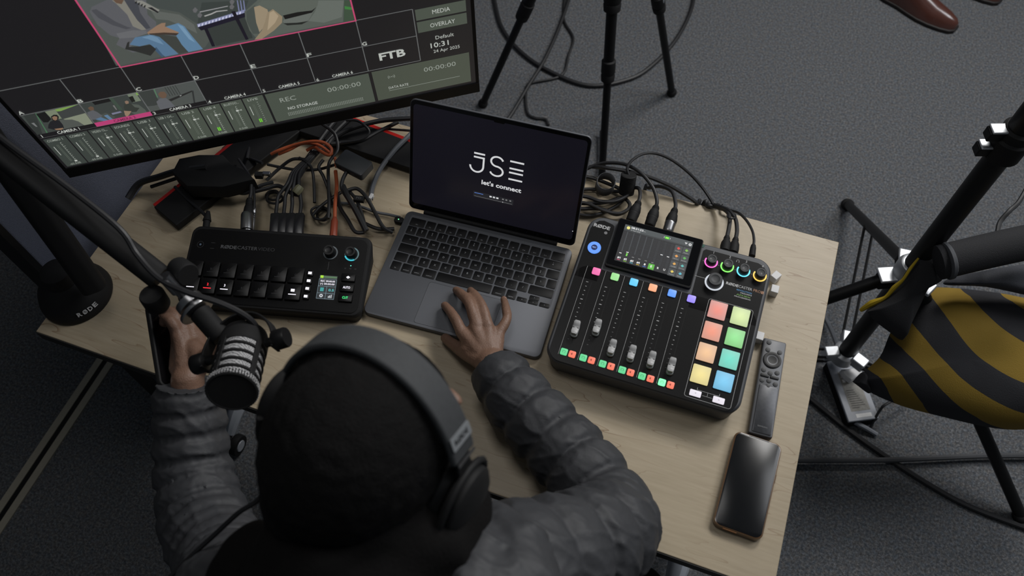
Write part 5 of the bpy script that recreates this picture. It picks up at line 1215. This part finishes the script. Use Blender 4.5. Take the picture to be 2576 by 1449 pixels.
shoe(P(2512, 8, 0), P(2420, -80, .05), 'brown leather shoe cut by the top right edge, only its toe showing')

# ------------------------------------------------------------------ person
def arc_dense(p, r, k=14):
    return catmull([Vector(q_) for q_ in p], k, list(r))
def puff(p, r, spacing, depth, off=0., k=16, flare=0):
    q_, rr_ = arc_dense(p, r, k); s = 0; out = []
    for i, x in enumerate(q_):
        if i: s += (x - q_[i - 1]).length
        d = abs(((s + off) / spacing + .5) % 1 - .5) * spacing
        out.append(rr_[i] * (1 + .04 - depth * math.exp(-(d / (spacing * .11)) ** 1.2)))
    return q_, out
def blob(mb, p, r, mt, seg=20):
    mb.tube(p, r, mt, seg, smooth=0); mb.ball(p[0], r[0], mt, seg=20); mb.ball(p[-1], r[-1], mt, seg=20)
def remeshed(mb, name, parent, voxel, smooth_it=4, disp=None, mt=None):
    me = bpy.data.meshes.new('tmp'); me.from_pydata(mb.v, [], mb.f); o = bpy.data.objects.new('tmp', me); COL.objects.link(o)
    rm = o.modifiers.new('r', 'REMESH'); rm.mode = 'VOXEL'; rm.voxel_size = voxel
    if smooth_it: sm_ = o.modifiers.new('s', 'SMOOTH'); sm_.factor = .5; sm_.iterations = smooth_it
    dg = bpy.context.evaluated_depsgraph_get(); dg.update(); ev = o.evaluated_get(dg); m2 = bpy.data.meshes.new_from_object(ev)
    bpy.data.objects.remove(o)
    if disp:
        nn = [v.normal.copy() for v in m2.vertices]
        for v, n_0 in zip(m2.vertices, nn): v.co += n_0 * disp(v.co, n_0)
    base = Vector(parent['_w']) if parent else Vector((0, 0, 0))
    for v in m2.vertices: v.co -= base
    m2.materials.clear(); m2.materials.append(mt); m2.polygons.foreach_set('material_index', [0] * len(m2.polygons)); m2.polygons.foreach_set('use_smooth', [True] * len(m2.polygons))
    m2.name = name; r_o = bpy.data.objects.new(name, m2); COL.objects.link(r_o); r_o['_w'] = list(base)
    if parent: r_o.parent = parent
    return r_o
skin = mat('brown_skin', rgb(122, 94, 78), .48, spec=.45, nscale=45, namt=.14, bump=.25, bscale=420)
per = thing('person', 'seated person in a dark puffer jacket, one hand on the laptop', 'person', (.78, -.40, 0))
fw_ = V(.17, .985, 0); lat = V(.985, -.17, 0)
Hc = D(925, 1120, .765)
hup = (V(0, 0, 1) * math.cos(.40) + fw_ * math.sin(.40)); hf = (fw_ * math.cos(.40) - V(0, 0, 1) * math.sin(.40))
HM = frame(Hc, lat, hf)             # x right, y face, z up of the head
shR, shL = V(.905, -.140, 1.01), V(.620, -.280, .965)
NB = V(.755, -.195, 1.05)
mb = MB()
mb.ball((0, -.006, .010), 1, skin, HM, 28, (.076, .094, .096)); mb.ball((0, .040, -.050), 1, skin, HM, 20, (.058, .056, .070)); mb.ball((0, .060, -.092), 1, skin, HM, 16, (.030, .028, .022))
mb.ball((0, .098, -.032), 1, skin, HM, 12, (.015, .018, .024)); mb.ball((0, .094, -.014), 1, skin, HM, 12, (.009, .012, .022))
for s_ in (-1, 1):
    mb.ball((s_ * .077, -.004, -.020), 1, skin, HM, 14, (.010, .020, .032)); mb.ball((s_ * .033, .084, .018), 1, skin, HM, 12, (.020, .010, .008)); mb.ball((s_ * .036, .070, -.040), 1, skin, HM, 12, (.020, .018, .022))
    mb.ball((s_ * .031, .082, .002), 1, skin, HM, 12, (.013, .008, .009))
mb.ball((0, .090, -.066), 1, skin, HM, 12, (.022, .012, .006)); mb.ball((0, .088, -.076), 1, skin, HM, 12, (.019, .011, .006))
blob(mb, [HM @ V(0, -.02, -.06), NB, NB - V(0, -.01, .07)], [.055, .056, .060], skin)
blob(mb, [V(.80, -.44, .52), V(.785, -.38, .68), V(.77, -.28, .86), V(.757, -.22, .96)], [.12, .115, .105, .070], skin)
elR = P(1530, 1290, .825); wrR = P(1236, 915, .782)
blob(mb, [shL * .8 + NB * .2 - V(0, 0, .02), NB - V(0, .01, .06), shR * .8 + NB * .2 - V(0, 0, .02)], [.045, .055, .045], skin)
blob(mb, [shR - V(0, 0, .01), elR, P(1330, 1045, .795), wrR], [.046, .038, .036, .025], skin)
elL = D(525, 1330, 1.13); wrL = D(472, 955, 1.17)
blob(mb, [shL, elL, D(480, 1120, 1.19), wrL], [.046, .038, .035, .023], skin)
for hx, kx, fx in (((.885), (.90, -.03, .52), (.90, .06, .09)), ((.715), (.67, -.06, .52), (.66, .04, .09))):
    blob(mb, [V(hx, -.43, .53), V(*kx), V(*fx)], [.075, .055, .035], skin)
# right hand spread over the trackpad
Z0 = DT + .0116
def P2(l): return [P(x, y, Z0 + z) for x, y, z in l]
def finger(l, r): blob(mb, *arc_dense(P2(l), r, 5), skin, 14)
finger([(1160, 832, .034), (1147, 805, .033), (1131, 781, .022), (1119, 768, .009)], [.0100, .0086, .0080, .0068])
finger([(1199, 818, .040), (1182, 765, .040), (1163, 742, .024), (1148, 730, .009)], [.0105, .0092, .0085, .0070])
finger([(1227, 820, .039), (1213, 772, .038), (1196, 745, .024), (1183, 731, .009)], [.0102, .0088, .0082, .0068])
finger([(1258, 832, .032), (1275, 802, .032), (1272, 772, .022), (1267, 752, .010)], [.0092, .0080, .0072, .0060])
finger([(1205, 905, .030), (1168, 885, .020), (1140, 866, .010), (1120, 850, .004)], [.0140, .0115, .0095, .0080])
wr = P(1236, 915, Z0 + .030)
for x, y, z, r in ((1162, 836, .033, .0105), (1196, 824, .037, .0115), (1226, 826, .036, .0115), (1254, 838, .030, .0105)):
    k_ = P(x, y, Z0 + z); mid = (k_ + wr) / 2 + V(0, 0, .001)
    blob(mb, *arc_dense([k_, mid, wr], [r, .0140, .0175], 5), skin, 14)
blob(mb, P2([(1180, 878, .024), (1225, 900, .024)]), [.016, .018], skin, 14); blob(mb, P2([(1235, 860, .022), (1243, 905, .024)]), [.014, .018], skin, 14)
blob(mb, [wr, wrR, P(1262, 955, .785)], [.0215, .024, .026], skin)
# left hand holding a phone upright
kn = [D(446, 838, 1.185), D(462, 828, 1.195), D(480, 826, 1.205), D(497, 832, 1.215)]
tp_ = [[D(432, 812, 1.18), D(418, 800, 1.185), D(412, 812, 1.19)], [D(440, 796, 1.19), D(424, 782, 1.20), D(410, 792, 1.20)], [D(466, 800, 1.205), D(448, 782, 1.215), D(428, 786, 1.22)], [D(488, 806, 1.22), D(484, 790, 1.235), D(470, 784, 1.245)]]
for k_, t_ in zip(kn, tp_):
    blob(mb, *arc_dense([k_] + t_, [.0095, .0088, .0080, .0070], 5), skin, 12); blob(mb, *arc_dense([k_, (k_ + wrL) / 2 + RT * .002, wrL], [.0105, .015, .020], 5), skin, 12)
blob(mb, *arc_dense([D(492, 925, 1.175), D(530, 893, 1.165), D(572, 862, 1.16), D(603, 834, 1.16)], [.018, .0130, .0100, .0080], 5), skin, 14)
blob(mb, [D(488, 880, 1.185), D(505, 905, 1.175)], [.016, .017], skin)
blob(mb, [wrL, D(475, 1000, 1.18)], [.022, .025], skin)
blob(mb, [D(506, 900, 1.185), D(496, 850, 1.205)], [.016, .0125], skin); blob(mb, [D(478, 920, 1.18), D(470, 858, 1.20)], [.018, .014], skin)
blob(mb, [D(455, 925, 1.18), D(452, 860, 1.19)], [.017, .012], skin)
def knuck(co, n): return noise.noise(co * 150) * .0004 + noise.noise(co * 45) * .0006
remeshed(mb, 'body', per, .0026, 3, knuck, skin)
nail = mat('finger_nail', rgb(160, 128, 115), .35, spec=.5)
for x, y, z in ((1149, 729, .0165), (1184, 730, .0165), (1268, 750, .0165)):
    mb = MB(); c = P(x, y, Z0 + z); d = (P(x, y - 20, Z0 + z) - c).normalized(); F = frame(c, V(d.y, -d.x, 0), d + V(0, 0, -.5)); mb.ball((0, 0, -.0008), 1, nail, F, 12, (.0046, .0058, .0018)); mb.build('finger_nail', per)
# hair
hairm = mat('black_hair', rgb(14, 13, 13), .85, spec=.2, nscale=300, namt=.3, bump=.6, bscale=500)
mb = MB(); mb.ball((0, -.014, .018), 1, hairm, HM, 32, (.085, .101, .101)); mb.ball((0, -.045, -.030), 1, hairm, HM, 24, (.074, .065, .070))
remeshed(mb, 'hair', per, .004, 3, lambda c, n: noise.noise(c * 120) * .0012 - (.02 if False else 0), hairm)
hoodm = mat('black_hood_cloth', rgb(16, 15, 15), .92, spec=.15, nscale=200, namt=.2, bump=.3, bscale=300)
mb = MB()
blob(mb, [D(800, 1290, .80), D(860, 1390, .76), D(960, 1430, .75), D(1080, 1370, .77), D(1130, 1290, .80)], [.045, .060, .070, .060, .045], hoodm)
mb.ball(D(940, 1330, .77), .085, hoodm); mb.ball(D(860, 1480, .76), .095, hoodm); mb.ball(D(1000, 1500, .78), .090, hoodm); mb.ball(D(700, 1500, .82), .080, hoodm)
remeshed(mb, 'hood', per, .005, 6, lambda c, n: noise.noise(c * 22) * .008, hoodm)
# jacket
jk = mat('charcoal_puffer_nylon', rgb(56, 57, 60), .6, spec=.35, nscale=30, namt=.10, bump=.25, bscale=70)
mb = MB()
p_, r__ = puff([shR - V(.05, .03, -.01), shR, V(.972, -.058, .925), elR + V(.004, -.004, .008), P(1452, 1172, .808), P(1372, 1082, .803), P(1300, 1005, .800), P(1262, 958, .798), P(1243, 932, .793)], [.074, .074, .066, .060, .058, .055, .051, .045, .040], .052, .19, off=.012)
mb.tube(p_, r__, jk, 40, smooth=0); mb.ball(p_[0], r__[0], jk)
p_, r__ = puff([shL + V(.05, 0, 0), shL, D(575, 1440, 1.03), D(520, 1330, 1.13), D(492, 1220, 1.17), D(482, 1120, 1.18), D(475, 1030, 1.18), D(471, 985, 1.175), D(470, 962, 1.172)], [.070, .070, .064, .060, .058, .055, .052, .047, .044], .036, .17, off=.0)
mb.tube(p_, r__, jk, 40, smooth=0); mb.ball(p_[0], r__[0], jk)
p_, r__ = puff([V(.80, -.45, .50), V(.79, -.40, .64), V(.775, -.33, .78), V(.76, -.275, .90), V(.755, -.235, .975)], [.165, .165, .165, .155, .110], .075, .07)
mb.tube(p_, r__, jk, 40, smooth=0)
blob(mb, [shL, (shL + NB) / 2 - V(0, .01, .005), NB - V(0, .02, .055), (shR + NB) / 2 - V(0, .01, .01), shR], [.078, .080, .088, .080, .073], jk)
def wrinkle(co, n):
    q_ = co * 16; w = 1 - abs(noise.noise(V(q_.x * 1.1, q_.y * 2.4, q_.z * 1.4) + V(3, 1, 7))) * 2
    w2 = 1 - abs(noise.noise(V(q_.x * 3.1 + q_.y * 2, q_.y * 5, q_.z * 3))) * 2
    return .0022 * (max(0, w) ** 3) + .0009 * max(0, w2) ** 2 + noise.noise(co * 9) * .004 - .002
remeshed(mb, 'jacket', per, .0032, 2, wrinkle, jk)
# panel seams of the jacket shoulder, hood fold and its piping
mb = MB()
blob(mb, [D(1235, 1335, .83), D(1290, 1390, .80), D(1310, 1470, .78), D(1230, 1500, .76)], [.030, .040, .050, .050], jk)
blob(mb, [D(1190, 1300, .80), D(1215, 1380, .77), D(1180, 1470, .74)], [.014, .024, .030], jk)
remeshed(mb, 'jacket_hood', per, .0032, 4, wrinkle, jk)
pip = mat('grey_piping', rgb(92, 92, 94), .5)
mb = MB(); mb.tube([D(1192, 1262, .80), D(1186, 1310, .785), D(1166, 1360, .765), D(1132, 1405, .745), D(1095, 1460, .725)], .0022, pip, 8, smooth=5); mb.build('hood_piping', per)
trm = mat('dark_trousers', rgb(26, 27, 31), .85, nscale=120, namt=.2, bump=.4, bscale=300)
mb = MB()
for hx, kx, fx in (((.885), (.90, -.03, .52), (.90, .06, .09)), ((.715), (.67, -.06, .52), (.66, .04, .09))):
    blob(mb, [V(hx, -.43, .53), V(*kx), V(fx[0], fx[1], .14)], [.095, .072, .055], trm)
mb.ball(V(.80, -.44, .54), .15, trm)
remeshed(mb, 'trousers', per, .006, 4, lambda c, n: noise.noise(c * 18) * .006, trm)
for x, y in ((.90, .06), (.66, .04)):
    mb = MB(); mb.rr(x, y + .07, .095, .28, .045, 0, .02, sole, ch=.004, seg=6); mb.ball((x, y + .13, .035), 1, soft, I4, 18, (.042, .075, .035)); mb.ball((x, y + .02, .05), 1, soft, I4, 18, (.040, .07, .055)); mb.build('shoe', per)

# phone in the left hand
pz0, pz1 = D(446, 968, 1.17), D(416, 792, 1.215)
yv = (pz1 - pz0).normalized(); xv = (RT * .42 + FW * .9); xv = (xv - yv * xv.dot(yv)).normalized()
F = frame((pz0 + pz1) / 2 + FW * .02 - RT * .006, xv, yv)
t = thing('handheld_phone', 'black phone held edge on in the left hand', 'phone', F @ V(0, 0, 0))
mb = MB(); mb.rr(0, 0, .072, .135, .009, -.0045, .0045, soft, F, ch=.002, seg=6); mb.build('body', t)
mb = MB(); mb.rr(0, 0, .066, .129, .007, .0043, .0049, glass, F, seg=6); mb.build('screen', t)

# headphones
hp_ = thing('headphones', 'black over ear headphones with a pale maker plate, worn on the head', 'headphones', HM @ V(0, 0, .12))
HB = HM @ Matrix.Translation((0, .008, -.008))
band = mat('headband_cloth', rgb(58, 60, 62), .75, nscale=200, namt=.2)
def bandpt(a, k=1.): return V(.097 * k * math.cos(a), 0, .008 + .118 * k * math.sin(a))
def ribbon(m_, a0, a1, k0, k1, w, mt, F, n=40):
    vs = []; fs = []
    for i in range(n + 1):
        a = math.radians(a0 + (a1 - a0) * i / n); ww = w * (1 if not callable(w) else 1)
        for k, s_ in ((k0, -1), (k0, 1), (k1, 1), (k1, -1)):
            p = bandpt(a, k); vs.append(V(p.x, s_ * ww / 2, p.z))
    for i in range(n):
        for k in range(4): l = (k + 1) % 4; fs.append((i * 4 + k, (i + 1) * 4 + k, (i + 1) * 4 + l, i * 4 + l))
    fs += [(0, 1, 2, 3), tuple(n * 4 + k for k in (3, 2, 1, 0))]
    m_.add(vs, [f[::-1] for f in fs], mt, F); return m_
mb = ribbon(MB(), 22, 158, 1.0, 1.07, .034, band, HB); mb.build('headband', hp_, bevel=.003)
mb = ribbon(MB(), 34, 146, .93, 1.0, .030, soft, HB); mb.build('band_pad', hp_, bevel=.003)
for s_ in (-1, 1):
    a0, a1 = (-4, 24) if s_ > 0 else (156, 184)
    mb = ribbon(MB(), a0, a1, 1.0, 1.05, .022, soft, HB, 12); mb.build('slider_arm', hp_, bevel=.002)
    T = HB @ Matrix.Translation((s_ * .088, 0, -.012)) @ Matrix.Rotation(s_ * math.pi / 2, 4, 'Y') @ Matrix.Diagonal((1.12, .92, 1, 1))
    mb = MB(); mb.lathe([(.030, .004), (.040, .008), (.042, .014), (.041, .022), (.034, .027), (.012, .029), (.001, .029)], soft, T, 36); cup = mb.build('ear_cup', hp_)
    mb = MB(); mb.lathe([(.026, -.014), (.036, -.014), (.043, -.008), (.044, -.002), (.040, .006), (.030, .006)], black, T, 36); mb.build('ear_cushion', hp_)
    mb = MB(); vs = []
    for k in range(15):
        a = math.radians(-20 + 220 * k / 14); vs.append(T @ V(-.0 + .046 * math.cos(a + math.pi / 2), .046 * math.sin(a + math.pi / 2), .014))
    mb.tube(vs, .0035, soft, 8, smooth=0); mb.build('yoke', hp_)
def bandplate(ang, w, h, mt, name, tx=None):
    a = math.radians(ang); p = bandpt(a, 1.07); tn = (bandpt(a - .02, 1.07) - p).normalized(); n_0 = V(tn.z, 0, -tn.x); n_0 = n_0 if n_0.dot(V(math.cos(a), 0, math.sin(a))) > 0 else -n_0
    F = HB @ frame(p + n_0 * .0004, V(0, 1, 0), V(0, 1, 0).cross(-n_0)) 
    if (F.to_3x3() @ V(0, 0, 1)).dot(HB.to_3x3() @ n_0) < 0: F = HB @ frame(p + n_0 * .0004, V(0, -1, 0), V(0, -1, 0).cross(-n_0))
    m_ = MB(); m_.rr(0, 0, w, h, .0015, 0, .0012, mt, F)
    if tx: m_.text(tx, 0, 0, h * .38, soft, F, .0014, w=w * .72, bold=.03)
    m_.build(name, hp_)
bandplate(33, .030, .0135, mat('plate_grey', rgb(130, 133, 136), .45), 'maker_plate', 'R\u00d8DE')
bandplate(21.5, .028, .0030, steel, 'metal_strip')
mb = MB(); mb.ball(HB @ V(.104, .012, -.040), .0045, mat('orange_dot', rgb(200, 70, 40), .5), seg=12); mb.build('coloured_ring', hp_)
mb = MB(); mb.tube([HB @ V(.104, .010, -.042), HB @ V(.106, .006, -.055), HB @ V(.106, .0, -.068)], .0042, steel, 12); mb.build('cord_plug', hp_)
cable([HB @ V(-.098, -.02, -.06), D(660, 1245, .88), D(600, 1290, .90), D(540, 1345, .92), D(480, 1400, .93), D(410, 1470, .94)], .0030, cable_blk, 'thin black headphone cord hanging across the left sleeve')

# office chair
ch = thing('office_chair', 'black office chair under the seated person, one armrest beside the desk', 'office chair', (.80, -.45, 0))
chf = mat('chair_fabric', rgb(28, 29, 31), .9, nscale=200, namt=.2, bump=.3, bscale=500)
mb = MB(); mb.rr(.80, -.42, .50, .48, .10, .350, .398, chf, ch=.02, seg=8); mb.build('seat', ch)
mb = MB(); mb.rr(0, 0, .46, .56, .10, -.03, .03, chf, frame((.80, -.74, .80), (1, 0, 0), (0, -.18, .98)), ch=.02, seg=8); mb.build('backrest', ch)
mb = MB(); mb.tube([V(.80, -.55, .36), V(.80, -.72, .37), V(.80, -.79, .50), V(.80, -.775, .70)], .018, black, 12); mb.build('back_support', ch)
mb = MB(); mb.lathe([(.026, .10), (.026, .26), (.016, .262), (.016, .34), (.06, .340), (.06, .350)], black, Matrix.Translation((.80, -.45, 0)), 24); mb.build('gas_lift', ch)
mb = MB()
for k in range(5):
    a = math.radians(72 * k + 40); mb.tube([V(.80, -.45, .11), V(.80 + .15 * math.cos(a), -.45 + .15 * math.sin(a), .095), V(.80 + .30 * math.cos(a), -.45 + .30 * math.sin(a), .065)], [.03, .022, .015], black, 10)
mb.lathe([(.04, .07), (.045, .09), (.04, .14)], black, Matrix.Translation((.80, -.45, 0)), 20); bs = mb.build('base', ch)
for k in range(5):
    a = math.radians(72 * k + 40); c = V(.80 + .30 * math.cos(a), -.45 + .30 * math.sin(a), .027); mb = MB()
    for dd in (-.02, .008): mb.lathe([(.010, 0), (.026, .001), (.027, .006), (.026, .011), (.01, .012)], soft, axis(c + V(math.sin(a), -math.cos(a), 0) * dd, c + V(math.sin(a), -math.cos(a), 0) * (dd + 1)), 18)
    mb.build('castor', ch)
rim = mat('armrest_rim', rgb(120, 122, 126), .35)
for x in (1.055, .555):
    mb = MB(); mb.rr(x, -.135, .075, .26, .034, .640, .665, chf, ch=.008, seg=8); ar = mb.build('armrest', ch)
    mb = MB(); mb.rr(x, -.135, .081, .266, .037, .632, .648, rim, ch=.002, seg=8); mb.build('armrest_rim', ar)
    mb = MB(); mb.tube([V(x, -.20, .632), V(x, -.20, .50), V(x * .85 + .12, -.32, .38), V(.80, -.36, .375)], .016, black, 12); mb.build('arm_support', ch)
